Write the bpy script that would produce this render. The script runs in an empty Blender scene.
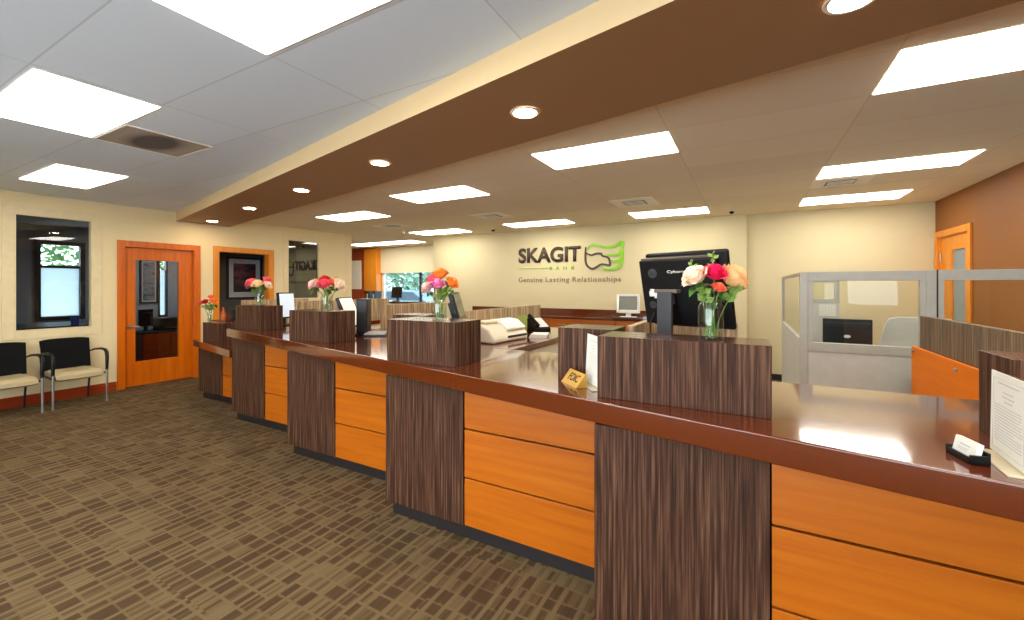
import bpy, bmesh, math, random
from mathutils import Vector, Matrix
random.seed(7)
PI = math.pi
scene = bpy.context.scene
COL = scene.collection

# ------------------------------------------------------------------ materials
def lin(c):
    def f(v):
        v /= 255.0
        return v / 12.92 if v <= 0.04045 else ((v + 0.055) / 1.055) ** 2.4
    return (f(c[0]), f(c[1]), f(c[2]), 1.0)

def new_mat(name):
    m = bpy.data.materials.new(name); m.use_nodes = True
    nt = m.node_tree
    return m, nt, nt.nodes['Principled BSDF']

def N(nt, t, **kw):
    n = nt.nodes.new(t)
    for k, v in kw.items(): setattr(n, k, v)
    return n

def coords(nt, scale=(1, 1, 1), rot=(0, 0, 0), loc=(0, 0, 0)):
    tc = N(nt, 'ShaderNodeTexCoord'); mp = N(nt, 'ShaderNodeMapping')
    mp.inputs['Scale'].default_value = scale; mp.inputs['Rotation'].default_value = rot
    mp.inputs['Location'].default_value = loc
    nt.links.new(tc.outputs['Object'], mp.inputs['Vector'])
    return mp.outputs['Vector']

def noise(nt, vec, scale=1.0, detail=3.0, rough=0.55):
    n = N(nt, 'ShaderNodeTexNoise')
    n.inputs['Scale'].default_value = scale; n.inputs['Detail'].default_value = detail
    n.inputs['Roughness'].default_value = rough
    if vec is not None: nt.links.new(vec, n.inputs['Vector'])
    return n.outputs['Fac']

def ramp(nt, fac, stops):
    r = N(nt, 'ShaderNodeValToRGB')
    el = r.color_ramp.elements
    while len(el) < len(stops): el.new(0.5)
    for e, (p, c) in zip(el, stops): e.position = p; e.color = c
    nt.links.new(fac, r.inputs['Fac'])
    return r.outputs['Color']

def plain(name, c, rough=0.5, metal=0.0, var=0.04, vscale=12, bump=0.0, bscale=200, spec=0.5, coat=0.0):
    m, nt, b = new_mat(name)
    col = lin(c)
    lo = tuple(max(0, v * (1 - var)) for v in col[:3]) + (1,)
    hi = tuple(min(1, v * (1 + var)) for v in col[:3]) + (1,)
    v = coords(nt)
    nt.links.new(ramp(nt, noise(nt, v, vscale), [(0.3, lo), (0.7, hi)]), b.inputs['Base Color'])
    b.inputs['Roughness'].default_value = rough; b.inputs['Metallic'].default_value = metal
    b.inputs['Specular IOR Level'].default_value = spec
    b.inputs['Coat Weight'].default_value = coat
    if bump:
        bp = N(nt, 'ShaderNodeBump'); bp.inputs['Strength'].default_value = bump; bp.inputs['Distance'].default_value = 0.002
        nt.links.new(noise(nt, v, bscale, 2), bp.inputs['Height']); nt.links.new(bp.outputs['Normal'], b.inputs['Normal'])
    return m

def grained(name, stops, scale, rough=0.35, nscale=1.0, detail=4, rot=(0, 0, 0), dist=0.0, coat=0.0, spec=0.5):
    m, nt, b = new_mat(name)
    v = coords(nt, scale, rot)
    n = noise(nt, v, nscale, detail, 0.6)
    n.node.inputs['Distortion'].default_value = dist
    nt.links.new(ramp(nt, n, stops), b.inputs['Base Color'])
    b.inputs['Roughness'].default_value = rough; b.inputs['Coat Weight'].default_value = coat
    b.inputs['Specular IOR Level'].default_value = spec
    b.inputs['Coat Roughness'].default_value = 0.15
    return m

ORANGE = [(0.25, lin((168, 80, 4))), (0.5, lin((184, 95, 10))), (0.75, lin((194, 106, 16)))]
M = {}
M['wood_h'] = grained('cherry_horizontal', ORANGE, (1.2, 9, 26), 0.32, coat=0.2)
M['wood_v'] = grained('cherry_vertical', [(p, tuple([c[0] * 1.36, c[1] * 1.18, c[2] * .5, 1])) for p, c in ORANGE], (22, 22, 1.2), 0.32, coat=0.2)
M['wood_maple'] = grained('honey_cherry', [(0.25, lin((214, 126, 22))), (0.75, lin((232, 148, 36)))], (22, 22, 1.2), 0.35)
ZEB = [(0.30, lin((38, 22, 14))), (0.45, lin((62, 39, 27))), (0.56, lin((86, 57, 41))), (0.70, lin((112, 82, 62)))]
M['wood_side'] = grained('cherry_along_y', [(0.3, lin((232, 118, 0))), (0.7, lin((240, 130, 4)))], (9, 1.2, 26), 0.55, spec=0.2)
M['zebra'] = grained('dark_striped_laminate', ZEB, (95, 95, 2.2), 0.55, detail=3, spec=0.12)
M['zebra_top'] = grained('dark_striped_laminate_top', ZEB, (3, 95, 95), 0.22, detail=3)
ZEBL = [(0.28, lin((96, 74, 54))), (0.45, lin((150, 124, 94))), (0.6, lin((196, 170, 130))), (0.75, lin((214, 190, 150)))]
M['zebra_light'] = grained('taupe_striped_laminate', ZEBL, (60, 60, 2.2), 0.45, detail=3)
M['zebra_mid'] = grained('mid_striped_laminate', [(0.28, lin((58, 42, 32))), (0.45, lin((96, 74, 56))), (0.6, lin((132, 108, 82))), (0.75, lin((160, 136, 106)))], (70, 70, 2.2), 0.5, detail=3)
M['worktop'] = plain('brown_polished_worktop', (92, 35, 5), 0.14, var=0.05, vscale=60, coat=1.0)
M['worktop'].node_tree.nodes['Principled BSDF'].inputs['Coat Roughness'].default_value = 0.07
M['body_black'] = plain('black_cabinet_body', (10, 8, 8), 0.7, spec=.1)
M['toe'] = plain('dark_toe_kick', (34, 28, 28), 0.5)
M['wall'] = plain('cream_wall_paint', (213, 200, 159), 0.75, var=0.015, vscale=2, bump=0.05)
M['wall_left'] = plain('beige_wall_paint', (236, 216, 170), 0.75, var=0.015, vscale=2, bump=0.05)
M['trimpaint'] = plain('beige_trim_paint', (232, 213, 170), 0.55)
M['brown_wall'] = plain('brown_wall_paint', (140, 84, 30), 0.6, var=0.02, vscale=2)
M['soffit_side'] = plain('soffit_side_paint', (214, 184, 138), 0.7, var=0.01)
M['soffit_brown'] = plain('soffit_brown_paint', (158, 116, 76), 0.55, var=0.02)
M['base_wood'] = grained('baseboard_wood', [(0.3, lin((138, 44, 10))), (0.7, lin((164, 62, 16)))], (14, 1.2, 30), 0.35)
M['dark_grey'] = plain('dark_grey_wall', (78, 78, 74), 0.8)
M['office_wall'] = plain('office_wall_paint', (150, 158, 166), 0.8)
M['off_grey'] = plain('office_ceiling', (120, 124, 130), 0.85)
M['black'] = plain('black_plastic', (8, 8, 9), 0.4, spec=0.35)
M['blacksoft'] = plain('black_mesh_fabric', (7, 7, 9), 0.8, spec=0.2, bump=0.4, bscale=400)
M['screen_black'] = plain('black_glossy_screen', (24, 16, 14), 0.12)
M['charcoal'] = plain('charcoal_plastic', (30, 31, 36), 0.45)
M['silver'] = plain('brushed_silver', (180, 180, 178), 0.28, metal=0.9)
M['greymetal'] = plain('grey_painted_metal', (178, 176, 166), 0.4)
M['greypanel'] = plain('pale_grey_fabric_panel', (196, 194, 186), 0.85, bump=0.3, bscale=300)
M['white'] = plain('white_plastic', (232, 230, 222), 0.4)
M['paper'] = plain('white_paper', (226, 224, 214), 0.7, var=0.01)
M['ink'] = plain('grey_ink', (186, 184, 180), 0.7)
M['darkink'] = plain('dark_ink', (24, 20, 18), 0.6)
M['beigeplastic'] = plain('ivory_plastic', (224, 214, 190), 0.45)
M['greyscreen'] = plain('grey_switched_off_screen', (132, 132, 116), 0.3)
M['tan_vinyl'] = plain('tan_vinyl_seat', (196, 178, 138), 0.45, var=0.03)
M['taupe'] = plain('taupe_plastic', (104, 90, 76), .4)
M['pale_acrylic'] = plain('pale_acrylic', (206, 192, 162), .2)
M['grille'] = plain('dark_grey_grille', (56, 56, 60), .5)
M['brass'] = plain('gold_sign_plate', (206, 160, 74), 0.35, metal=0.35)
M['signdark'] = plain('sign_dark_brown', (74, 60, 46), 0.5)
M['signgreen'] = plain('sign_lime_green', (140, 204, 30), 0.45)
M['signgrey'] = plain('sign_taupe', (122, 108, 82), 0.5)
M['stem'] = plain('green_stem', (92, 124, 50), 0.5)
M['leaf'] = plain('green_leaf', (72, 112, 44), 0.45, var=0.2, vscale=40)
M['leaf_pale'] = plain('pale_green_leaf', (128, 158, 76), 0.5, var=0.15, vscale=40)
M['keyboard'] = plain('light_grey_keys', (176, 172, 164), 0.5)
M['shade'] = plain('cream_roller_blind', (216, 205, 170), 0.8, var=0.01)
M['ceilwhite'] = plain('white_vent_metal', (252, 246, 230), 0.5)
M['ventdark'] = plain('dark_vent_gap', (96, 88, 78), 0.8)
M['foliage'] = plain('outdoor_foliage', (66, 92, 58), 0.8, var=0.4, vscale=5)
M['foliage_pale'] = plain('outdoor_foliage_pale', (150, 176, 146), 0.8, var=0.3, vscale=5)
M['foliage_green'] = plain('outdoor_foliage_green', (116, 158, 92), 0.8, var=0.3, vscale=5)
M['asphalt'] = plain('outdoor_paving', (112, 112, 112), 0.9)
M['carpaint'] = plain('pale_blue_car_paint', (120, 132, 150), 0.25)
M['carglass'] = plain('dark_car_glass', (60, 74, 84), 0.1)
M['red'] = plain('red_glass', (170, 50, 24), 0.2)
M['amber'] = plain('amber_glass', (180, 96, 40), 0.2)
M['clutter'] = plain('brown_paper_tray', (168, 104, 52), 0.6)

def rose_mat(name, a, b):
    m, nt, bs = new_mat(name)
    v = coords(nt, (1, 1, 1))
    sx = N(nt, 'ShaderNodeSeparateXYZ'); nt.links.new(v, sx.inputs[0])
    mr = N(nt, 'ShaderNodeMath', operation='MULTIPLY_ADD'); mr.inputs[1].default_value = 0.6; mr.inputs[2].default_value = 0.5
    nt.links.new(sx.outputs['Z'], mr.inputs[0])
    nt.links.new(ramp(nt, mr.outputs[0], [(0.05, lin(a)), (0.85, lin(b))]), bs.inputs['Base Color'])
    bs.inputs['Roughness'].default_value = 0.6
    bs.inputs['Subsurface Weight'].default_value = 0.0
    return m
for k, a, b in [('r_white', (252, 214, 176), (255, 238, 222)), ('r_magenta', (222, 22, 84), (238, 34, 100)),
                ('r_orange', (252, 130, 30), (255, 160, 70)), ('r_peach', (252, 186, 120), (255, 200, 140)),
                ('r_pink', (236, 70, 96), (246, 112, 130)), ('r_pale', (252, 196, 190), (255, 218, 206)),
                ('r_lilac', (226, 120, 176), (238, 150, 196)), ('r_cream', (252, 216, 150), (255, 230, 184)),
                ('r_red', (200, 24, 20), (224, 44, 30)), ('r_coral', (244, 96, 66), (250, 128, 90))]:
    M[k] = rose_mat(k, a, b)

def glass_pane(name, tint=(1, 1, 1), ior=1.5, extra=0.0):
    m = bpy.data.materials.new(name); m.use_nodes = True; nt = m.node_tree; nt.nodes.clear()
    out = N(nt, 'ShaderNodeOutputMaterial'); mix = N(nt, 'ShaderNodeMixShader')
    fr = N(nt, 'ShaderNodeFresnel'); fr.inputs['IOR'].default_value = ior
    ad = N(nt, 'ShaderNodeMath', operation='ADD'); ad.inputs[1].default_value = extra; ad.use_clamp = True
    tr = N(nt, 'ShaderNodeBsdfTransparent'); tr.inputs['Color'].default_value = (*tint, 1)
    gl = N(nt, 'ShaderNodeBsdfGlossy'); gl.inputs['Roughness'].default_value = 0.0
    geo = N(nt, 'ShaderNodeNewGeometry'); fb = N(nt, 'ShaderNodeMath', operation='SUBTRACT'); fb.inputs[0].default_value = 1.0
    ml = N(nt, 'ShaderNodeMath', operation='MULTIPLY')
    nt.links.new(fr.outputs[0], ad.inputs[0]); nt.links.new(geo.outputs['Backfacing'], fb.inputs[1])
    nt.links.new(ad.outputs[0], ml.inputs[0]); nt.links.new(fb.outputs[0], ml.inputs[1]); nt.links.new(ml.outputs[0], mix.inputs[0])
    nt.links.new(tr.outputs[0], mix.inputs[1]); nt.links.new(gl.outputs[0], mix.inputs[2])
    nt.links.new(mix.outputs[0], out.inputs[0])
    return m
M['pane_tint'] = glass_pane('tinted_outside_glass', (0.62, 0.7, 0.74), 1.5, 0.0)
M['pane'] = glass_pane('clear_window_glass', (0.86, 0.9, 0.92), 1.5, 0.04)
M['pane_dark'] = glass_pane('dark_interior_glass', (0.4, 0.42, 0.42), 1.5, 0.12)
M['pane_clear'] = glass_pane('clear_partition_glass', (0.95, 0.97, 0.96), 1.45, 0.0)
M['acrylic'] = glass_pane('clear_acrylic', (0.93, 0.95, 0.94), 1.45)

def real_glass(name, rough=0.0, col=(1, 1, 1), ior=1.45):
    m, nt, b = new_mat(name)
    b.inputs['Transmission Weight'].default_value = 1.0; b.inputs['Roughness'].default_value = rough
    b.inputs['IOR'].default_value = ior; b.inputs['Base Color'].default_value = (*col, 1)
    return m
M['jar'] = glass_pane('clear_jar_glass', (0.965, 0.98, 0.96), 1.5, 0.05)
M['water'] = glass_pane('water', (0.95, 0.975, 0.94), 1.25)

def frosted():
    m = bpy.data.materials.new('frosted_window_film'); m.use_nodes = True; nt = m.node_tree; nt.nodes.clear()
    out = N(nt, 'ShaderNodeOutputMaterial'); mix = N(nt, 'ShaderNodeMixShader'); mix.inputs[0].default_value = 0.25
    t = N(nt, 'ShaderNodeBsdfTranslucent'); t.inputs['Color'].default_value = (0.62, 0.68, 0.70, 1)
    d = N(nt, 'ShaderNodeBsdfDiffuse'); d.inputs['Color'].default_value = (0.85, 0.9, 0.92, 1)
    nt.links.new(t.outputs[0], mix.inputs[1]); nt.links.new(d.outputs[0], mix.inputs[2]); nt.links.new(mix.outputs[0], out.inputs[0])
    return m
M['frost'] = frosted()

def emit(name, c, s):
    m, nt, b = new_mat(name)
    b.inputs['Base Color'].default_value = (*c, 1); b.inputs['Emission Color'].default_value = (*c, 1)
    b.inputs['Emission Strength'].default_value = s
    return m
PANEL_E = 11.0
CAN_E = 90.0
M['panel_light'] = emit('fluorescent_diffuser', (1.0, 0.955, 0.86), PANEL_E)
M['can_light'] = emit('warm_lamp', (1.0, 0.78, 0.50), CAN_E)
M['screen_lit'] = emit('lit_screen_cream', (0.9, 0.84, 0.66), 0.55)
M['screen_blue'] = emit('lit_screen_blue', (0.62, 0.72, 0.84), 0.45)

def carpet():
    m, nt, b = new_mat('patterned_carpet')
    L = nt.links
    tc = N(nt, 'ShaderNodeTexCoord')
    sx = N(nt, 'ShaderNodeSeparateXYZ'); L.new(tc.outputs['Object'], sx.inputs[0])
    X, Y = sx.outputs['X'], sx.outputs['Y']
    def mth(op, a, b_=None, c=None):
        n = N(nt, 'ShaderNodeMath', operation=op)
        for i, v in enumerate((a, b_, c)):
            if v is None: continue
            if isinstance(v, (int, float)): n.inputs[i].default_value = v
            else: L.new(v, n.inputs[i])
        return n.outputs[0]
    def vor(w, feature, scale, rnd):
        n = N(nt, 'ShaderNodeTexVoronoi', voronoi_dimensions='1D', feature=feature)
        n.inputs['Scale'].default_value = scale; n.inputs['Randomness'].default_value = rnd
        L.new(w, n.inputs['W']); return n
    def bw(c):
        n = N(nt, 'ShaderNodeRGBToBW'); L.new(c, n.inputs[0]); return n.outputs[0]
    px = bw(vor(X, 'F1', 2.4, 1.0).outputs['Color']); py = bw(vor(Y, 'F1', 1.9, 1.0).outputs['Color'])
    y1 = mth('ADD', Y, mth('MULTIPLY', px, 0.13)); x1 = mth('ADD', X, mth('MULTIPLY', py, 0.11))
    SY_, SX_ = 10.5, 12.5
    def line(w, sc, rnd, e0, e1):
        d = vor(w, 'DISTANCE_TO_EDGE', sc, rnd).outputs['Distance']
        r = N(nt, 'ShaderNodeMapRange', interpolation_type='SMOOTHSTEP'); r.inputs['From Min'].default_value = e0; r.inputs['From Max'].default_value = e1
        r.inputs['To Min'].default_value = 1; r.inputs['To Max'].default_value = 0; L.new(d, r.inputs['Value']); return r.outputs[0]
    ly = line(y1, SY_, 0.8, 0.05, 0.11)
    lx = line(x1, SX_, 1.0, 0.09, 0.2)
    cy = bw(vor(y1, 'F1', SY_, 0.75).outputs['Color']); cx = bw(vor(x1, 'F1', SX_, 0.85).outputs['Color'])
    cb = N(nt, 'ShaderNodeCombineXYZ'); L.new(cx, cb.inputs[0]); L.new(cy, cb.inputs[1])
    wn = N(nt, 'ShaderNodeTexWhiteNoise', noise_dimensions='2D'); L.new(cb.outputs[0], wn.inputs['Vector'])
    cell = mth('POWER', wn.outputs['Value'], 0.85)
    cell = mth('MULTIPLY', cell, 0.8)
    cf = bw(vor(x1, 'F1', 52.0, 0.9).outputs['Color'])
    cb2 = N(nt, 'ShaderNodeCombineXYZ'); L.new(cf, cb2.inputs[0]); L.new(cy, cb2.inputs[1])
    wn2 = N(nt, 'ShaderNodeTexWhiteNoise', noise_dimensions='2D'); L.new(cb2.outputs[0], wn2.inputs['Vector'])
    cb3 = N(nt, 'ShaderNodeCombineXYZ'); L.new(px, cb3.inputs[0]); L.new(cy, cb3.inputs[1])
    wn3 = N(nt, 'ShaderNodeTexWhiteNoise', noise_dimensions='2D'); L.new(cb3.outputs[0], wn3.inputs['Vector'])
    cell = mth('ADD', cell, mth('MULTIPLY_ADD', wn2.outputs['Value'], 0.6, -0.3))
    ln = mth('MAXIMUM', mth('MULTIPLY', ly, mth('MULTIPLY_ADD', wn3.outputs['Value'], 0.5, 0.4)), mth('MULTIPLY', lx, mth('MULTIPLY_ADD', cx, 0.3, 0.8)))
    val = mth('ADD', cell, mth('MULTIPLY', ln, mth('SUBTRACT', 1.0, cell)))
    fib = N(nt, 'ShaderNodeMapping'); fib.inputs['Scale'].default_value = (190, 6, 1); L.new(tc.outputs['Object'], fib.inputs['Vector'])
    fn = noise(nt, fib.outputs[0], 1, 2)
    pat = noise(nt, tc.outputs['Object'], 3.0, 2)
    spk = noise(nt, tc.outputs['Object'], 420, 1)
    tot = mth('ADD', val, mth('MULTIPLY_ADD', fn, 0.5, -0.25))
    tot = mth('ADD', tot, mth('MULTIPLY_ADD', pat, 0.7, -0.35))
    tot = mth('ADD', tot, mth('MULTIPLY_ADD', spk, 0.5, -0.25))
    L.new(ramp(nt, tot, [(0.05, lin(CARPET[0])), (0.4, lin(CARPET[1])), (0.72, lin(CARPET[2])), (1.0, lin(CARPET[3]))]), b.inputs['Base Color'])
    b.inputs['Roughness'].default_value = 0.95; b.inputs['Specular IOR Level'].default_value = 0.1
    bp = N(nt, 'ShaderNodeBump'); bp.inputs['Strength'].default_value = 0.3; bp.inputs['Distance'].default_value = 0.004
    L.new(spk, bp.inputs['Height']); L.new(bp.outputs[0], b.inputs['Normal'])
    return m
CARPET = [(74, 57, 39), (80, 62, 42), (99, 81, 55), (112, 94, 66)]
M['carpet'] = carpet()

def tiles(name, w, h, c, line):
    m, nt, b = new_mat(name)
    v = coords(nt)
    t = N(nt, 'ShaderNodeTexBrick'); t.offset = 0; t.squash = 1
    t.inputs['Scale'].default_value = 1; t.inputs['Brick Width'].default_value = w; t.inputs['Row Height'].default_value = h
    t.inputs['Mortar Size'].default_value = 0.005; t.inputs['Mortar Smooth'].default_value = 0.2
    c2 = tuple(x * 0.97 for x in c)
    t.inputs['Color1'].default_value = lin(c); t.inputs['Color2'].default_value = lin(c2); t.inputs['Mortar'].default_value = lin(line)
    nt.links.new(v, t.inputs['Vector'])
    nt.links.new(t.outputs['Color'], b.inputs['Base Color'])
    b.inputs['Roughness'].default_value = 0.9; b.inputs['Specular IOR Level'].default_value = 0.1
    bp = N(nt, 'ShaderNodeBump'); bp.inputs['Strength'].default_value = 0.25; bp.inputs['Distance'].default_value = 0.003
    nt.links.new(noise(nt, v, 220, 2), bp.inputs['Height']); nt.links.new(bp.outputs[0], b.inputs['Normal'])
    return m
M['tile_front'] = tiles('ceiling_tile_daylight_tint', 1.22, 0.6, (228, 238, 248), (206, 212, 218))  # cool daylight put into the tile colour
M['tile_rear'] = tiles('ceiling_tile_warm_light_tint', 1.22, 0.61, (250, 240, 216), (232, 219, 192))  # same tile, with warm indoor light put into its colour

# ------------------------------------------------------------------ mesh builder
class MB:
    def __init__(s): s.bm = bmesh.new()
    def box(s, x0, x1, y0, y1, z0, z1, mi=0):
        r = bmesh.ops.create_cube(s.bm, size=1)
        bmesh.ops.transform(s.bm, verts=r['verts'], matrix=Matrix.Translation(((x0 + x1) / 2, (y0 + y1) / 2, (z0 + z1) / 2)) @ Matrix.Diagonal((x1 - x0, y1 - y0, z1 - z0, 1)))
        if mi:
            for f in {f for v in r['verts'] for f in v.link_faces}: f.material_index = mi
        return r['verts']
    def obox(s, c, size, rot=(0, 0, 0)):
        from mathutils import Euler
        r = bmesh.ops.create_cube(s.bm, size=1)
        bmesh.ops.transform(s.bm, verts=r['verts'], matrix=Matrix.Translation(c) @ Euler(rot).to_matrix().to_4x4() @ Matrix.Diagonal((*size, 1)))
        return r['verts']
    def prism(s, pts, z0, z1):
        lo = [s.bm.verts.new((p[0], p[1], z0)) for p in pts]; hi = [s.bm.verts.new((p[0], p[1], z1)) for p in pts]
        n = len(pts)
        s.bm.faces.new(list(reversed(lo))); s.bm.faces.new(hi)
        for i in range(n): s.bm.faces.new((lo[i], lo[(i + 1) % n], hi[(i + 1) % n], hi[i]))
    def extrude_poly(s, pts3, vec):
        vec = Vector(vec)
        lo = [s.bm.verts.new(p) for p in pts3]; hi = [s.bm.verts.new(Vector(p) + vec) for p in pts3]
        n = len(pts3)
        s.bm.faces.new(list(reversed(lo))); s.bm.faces.new(hi)
        for i in range(n): s.bm.faces.new((lo[i], lo[(i + 1) % n], hi[(i + 1) % n], hi[i]))
    def lathe(s, prof, c=(0, 0, 0), seg=24):
        rings = []
        for r, z in prof:
            if r < 1e-6: rings.append([s.bm.verts.new((c[0], c[1], c[2] + z))])
            else: rings.append([s.bm.verts.new((c[0] + r * math.cos(2 * PI * i / seg), c[1] + r * math.sin(2 * PI * i / seg), c[2] + z)) for i in range(seg)])
        for a, b in zip(rings, rings[1:]):
            for i in range(seg):
                j = (i + 1) % seg
                if len(a) == 1 and len(b) == 1: continue
                if len(a) == 1: s.bm.faces.new((a[0], b[j], b[i]))
                elif len(b) == 1: s.bm.faces.new((a[i], a[j], b[0]))
                else: s.bm.faces.new((a[i], a[j], b[j], b[i]))
    def tube(s, pts, r, seg=10, caps=True, flat=1.0):
        pts = [Vector(p) for p in pts]; n = len(pts)
        rr = r if isinstance(r, (list, tuple)) else [r] * n
        rings = []; up = Vector((0, 0, 1))
        t0 = (pts[1] - pts[0]).normalized()
        u = t0.orthogonal().normalized() if abs(t0.dot(up)) > 0.95 else t0.cross(up).normalized()
        for i, p in enumerate(pts):
            t = ((pts[min(i + 1, n - 1)] - pts[max(i - 1, 0)])).normalized()
            u = (u - t * u.dot(t)).normalized(); w = t.cross(u)
            rings.append([s.bm.verts.new(p + (u * math.cos(2 * PI * k / seg) + w * math.sin(2 * PI * k / seg) * flat) * rr[i]) for k in range(seg)])
        for a, b in zip(rings, rings[1:]):
            for k in range(seg): s.bm.faces.new((a[k], a[(k + 1) % seg], b[(k + 1) % seg], b[k]))
        if caps: s.bm.faces.new(list(reversed(rings[0]))); s.bm.faces.new(rings[-1])
    def cyl(s, c, r, h, axis='z', seg=24, r2=None):
        res = bmesh.ops.create_cone(s.bm, cap_ends=True, segments=seg, radius1=r, radius2=r if r2 is None else r2, depth=h)
        R_ = {'z': Matrix.Identity(4), 'x': Matrix.Rotation(PI / 2, 4, 'Y'), 'y': Matrix.Rotation(-PI / 2, 4, 'X')}[axis]
        bmesh.ops.transform(s.bm, verts=res['verts'], matrix=Matrix.Translation(c) @ R_)
    def build(s, name, mat, parent=None, loc=(0, 0, 0), bevel=0.0, smooth=False, rz=0.0, seg=2, recalc=True):
        if recalc: bmesh.ops.recalc_face_normals(s.bm, faces=s.bm.faces)
        me = bpy.data.meshes.new(name)
        if smooth:
            for f in s.bm.faces: f.smooth = True
        s.bm.to_mesh(me); s.bm.free()
        for mm in (mat if isinstance(mat, (list, tuple)) else [mat]): me.materials.append(M[mm] if isinstance(mm, str) else mm)
        o = bpy.data.objects.new(name, me); COL.objects.link(o)
        o.location = loc; o.rotation_euler = (0, 0, rz)
        if parent: o.parent = parent
        if bevel:
            b = o.modifiers.new('bevel', 'BEVEL'); b.width = bevel; b.segments = seg; b.limit_method = 'ANGLE'; b.angle_limit = 0.7
            for f in me.polygons: f.use_smooth = True
            w = o.modifiers.new('wn', 'WEIGHTED_NORMAL'); w.keep_sharp = True
        elif smooth:
            try: me.set_sharp_from_angle(angle=math.radians(40))
            except Exception: pass
        return o

def tag(o, label=None, cat=None, group=None, kind=None):
    if label: o['label'] = label
    if cat: o['category'] = cat
    if group: o['group'] = group
    if kind: o['kind'] = kind
    return o

def thing(name, label, cat, loc=(0, 0, 0), rz=0.0, group=None):
    o = bpy.data.objects.new(name, None); COL.objects.link(o); o.empty_display_size = 0.1
    o.location = loc; o.rotation_euler = (0, 0, rz)
    return tag(o, label, cat, group)

def struct(name, mb, mat, label, parent=None, cat='room', **kw):
    o = mb.build(name, mat, parent, **kw)
    if parent is None: tag(o, label, cat, kind='structure')
    return o

def copy_tree(o, parent=None):
    c = o.copy(); COL.objects.link(c); c.parent = parent
    for ch in list(o.children): copy_tree(ch, c)
    return c

def box_thing(x0, x1, y0, y1, z0, z1):
    b = MB(); b.box(x0, x1, y0, y1, z0, z1); return b

def wall_with_holes_x(x0, x1, ya, yb, z0, z1, holes):
    """wall slab in the YZ plane with rectangular openings (ya,yb,za,zb)"""
    b = MB(); ys = sorted({ya, yb, *[h[0] for h in holes], *[h[1] for h in holes]})
    for p, q in zip(ys, ys[1:]):
        hs = sorted([h for h in holes if h[0] <= p + 1e-6 and h[1] >= q - 1e-6], key=lambda h: h[2])
        z = z0
        for h in hs:
            if h[2] > z + 1e-6: b.box(x0, x1, p, q, z, h[2])
            z = h[3]
        if z < z1 - 1e-6: b.box(x0, x1, p, q, z, z1)
    bmesh.ops.remove_doubles(b.bm, verts=b.bm.verts, dist=1e-5)
    return b
def wall_with_holes_y(y0, y1, xa, xb, z0, z1, holes):
    b = wall_with_holes_x(0, 1, xa, xb, z0, z1, holes)
    for v in b.bm.verts: v.co = Vector((v.co.y, y0 + v.co.x * (y1 - y0), v.co.z))
    return b

H = 2.76          # ceiling height
XL = -8.2         # left wall face
YB = 8.25         # back wall face
XR = 2.35         # right (brown) wall face

# ------------------------------------------------------------------ room shell
b = MB(); b.box(-12.0, 4.7, -3.1, 9.95, -0.12, 0.0)
struct('floor', b, 'carpet', 'brown and tan patterned carpet floor', cat='floor')
# ceilings: one each side of the soffit
sf = lambda x: 1.634 - 0.2185 * x          # front edge of the soffit
sr = lambda x: 2.51 - 0.2106 * x           # rear edge of the soffit
mid = lambda x: (sf(x) + sr(x)) / 2
def poly_ceiling(name, mat, pts, org, label):
    mb = MB(); mb.prism([(p[0] - org[0], p[1] - org[1]) for p in pts], 0, 0.06)
    return struct(name, mb, mat, label, cat='ceiling', loc=(org[0], org[1], H))
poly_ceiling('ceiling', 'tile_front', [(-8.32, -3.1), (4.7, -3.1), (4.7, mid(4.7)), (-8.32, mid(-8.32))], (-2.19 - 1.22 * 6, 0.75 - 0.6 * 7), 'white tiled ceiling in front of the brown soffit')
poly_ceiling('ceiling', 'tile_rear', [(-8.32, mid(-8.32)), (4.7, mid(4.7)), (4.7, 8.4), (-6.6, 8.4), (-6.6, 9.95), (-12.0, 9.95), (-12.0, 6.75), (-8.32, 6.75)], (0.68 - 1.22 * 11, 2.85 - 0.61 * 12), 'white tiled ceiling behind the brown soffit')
# soffit (trim_1)
xs0, xs1 = XL, 4.6
mb = MB(); mb.prism([(xs0, sf(xs0)), (xs1, sf(xs1)), (xs1, sr(xs1)), (xs0, sr(xs0))], 2.62, H)
mb.bm.faces.ensure_lookup_table()
bmesh.ops.recalc_face_normals(mb.bm, faces=mb.bm.faces)
for f in mb.bm.faces:
    if f.normal.z < -0.5: f.material_index = 1
struct('trim_1', mb, ['soffit_side', 'soffit_brown'], 'dropped ceiling soffit with brown underside above the teller counter', cat='soffit')

# left wall with its openings
W1 = (1.664, 2.403, 0.965, 2.485); D1 = (2.75, 3.70, 0.0, 2.165); D2 = (4.06, 4.98, 0.0, 2.18); W2 = (5.373, 6.06, 1.30, 2.49)
struct('wall_left', wall_with_holes_x(-8.32, XL, -3.1, 6.77, 0, H, [W1, D1, D2, W2]), 'wall_left', 'beige left wall with window, wood door and wood framed doorway', cat='wall')
# bright end post of the left wall
b = MB(); b.box(-8.32, -8.22, 6.77, 6.98, 0, H)
struct('trim_2', b, 'trimpaint', 'pale end post of the left wall', cat='trim')
# back wall, pilaster
b = wall_with_holes_y(YB, YB + 0.15, -6.8, XR + 0.1, 0, H, [])
struct('wall_back', b, 'wall', 'cream back wall carrying the bank sign', cat='wall')
b = MB(); b.box(-0.66, -0.01, YB - 0.09, YB, 0, H)
struct('trim_3', b, 'wall', 'shallow cream pilaster on the back wall', cat='pilaster')
b = MB(); b.box(-0.66, XR, YB - 0.016, YB, 0, 0.1); b.box(-0.66, -0.01, YB - 0.105, YB - 0.09, 0, 0.1)
struct('baseboard_back', b, 'toe', 'dark rubber baseboard of the back wall', cat='baseboard')
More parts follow.
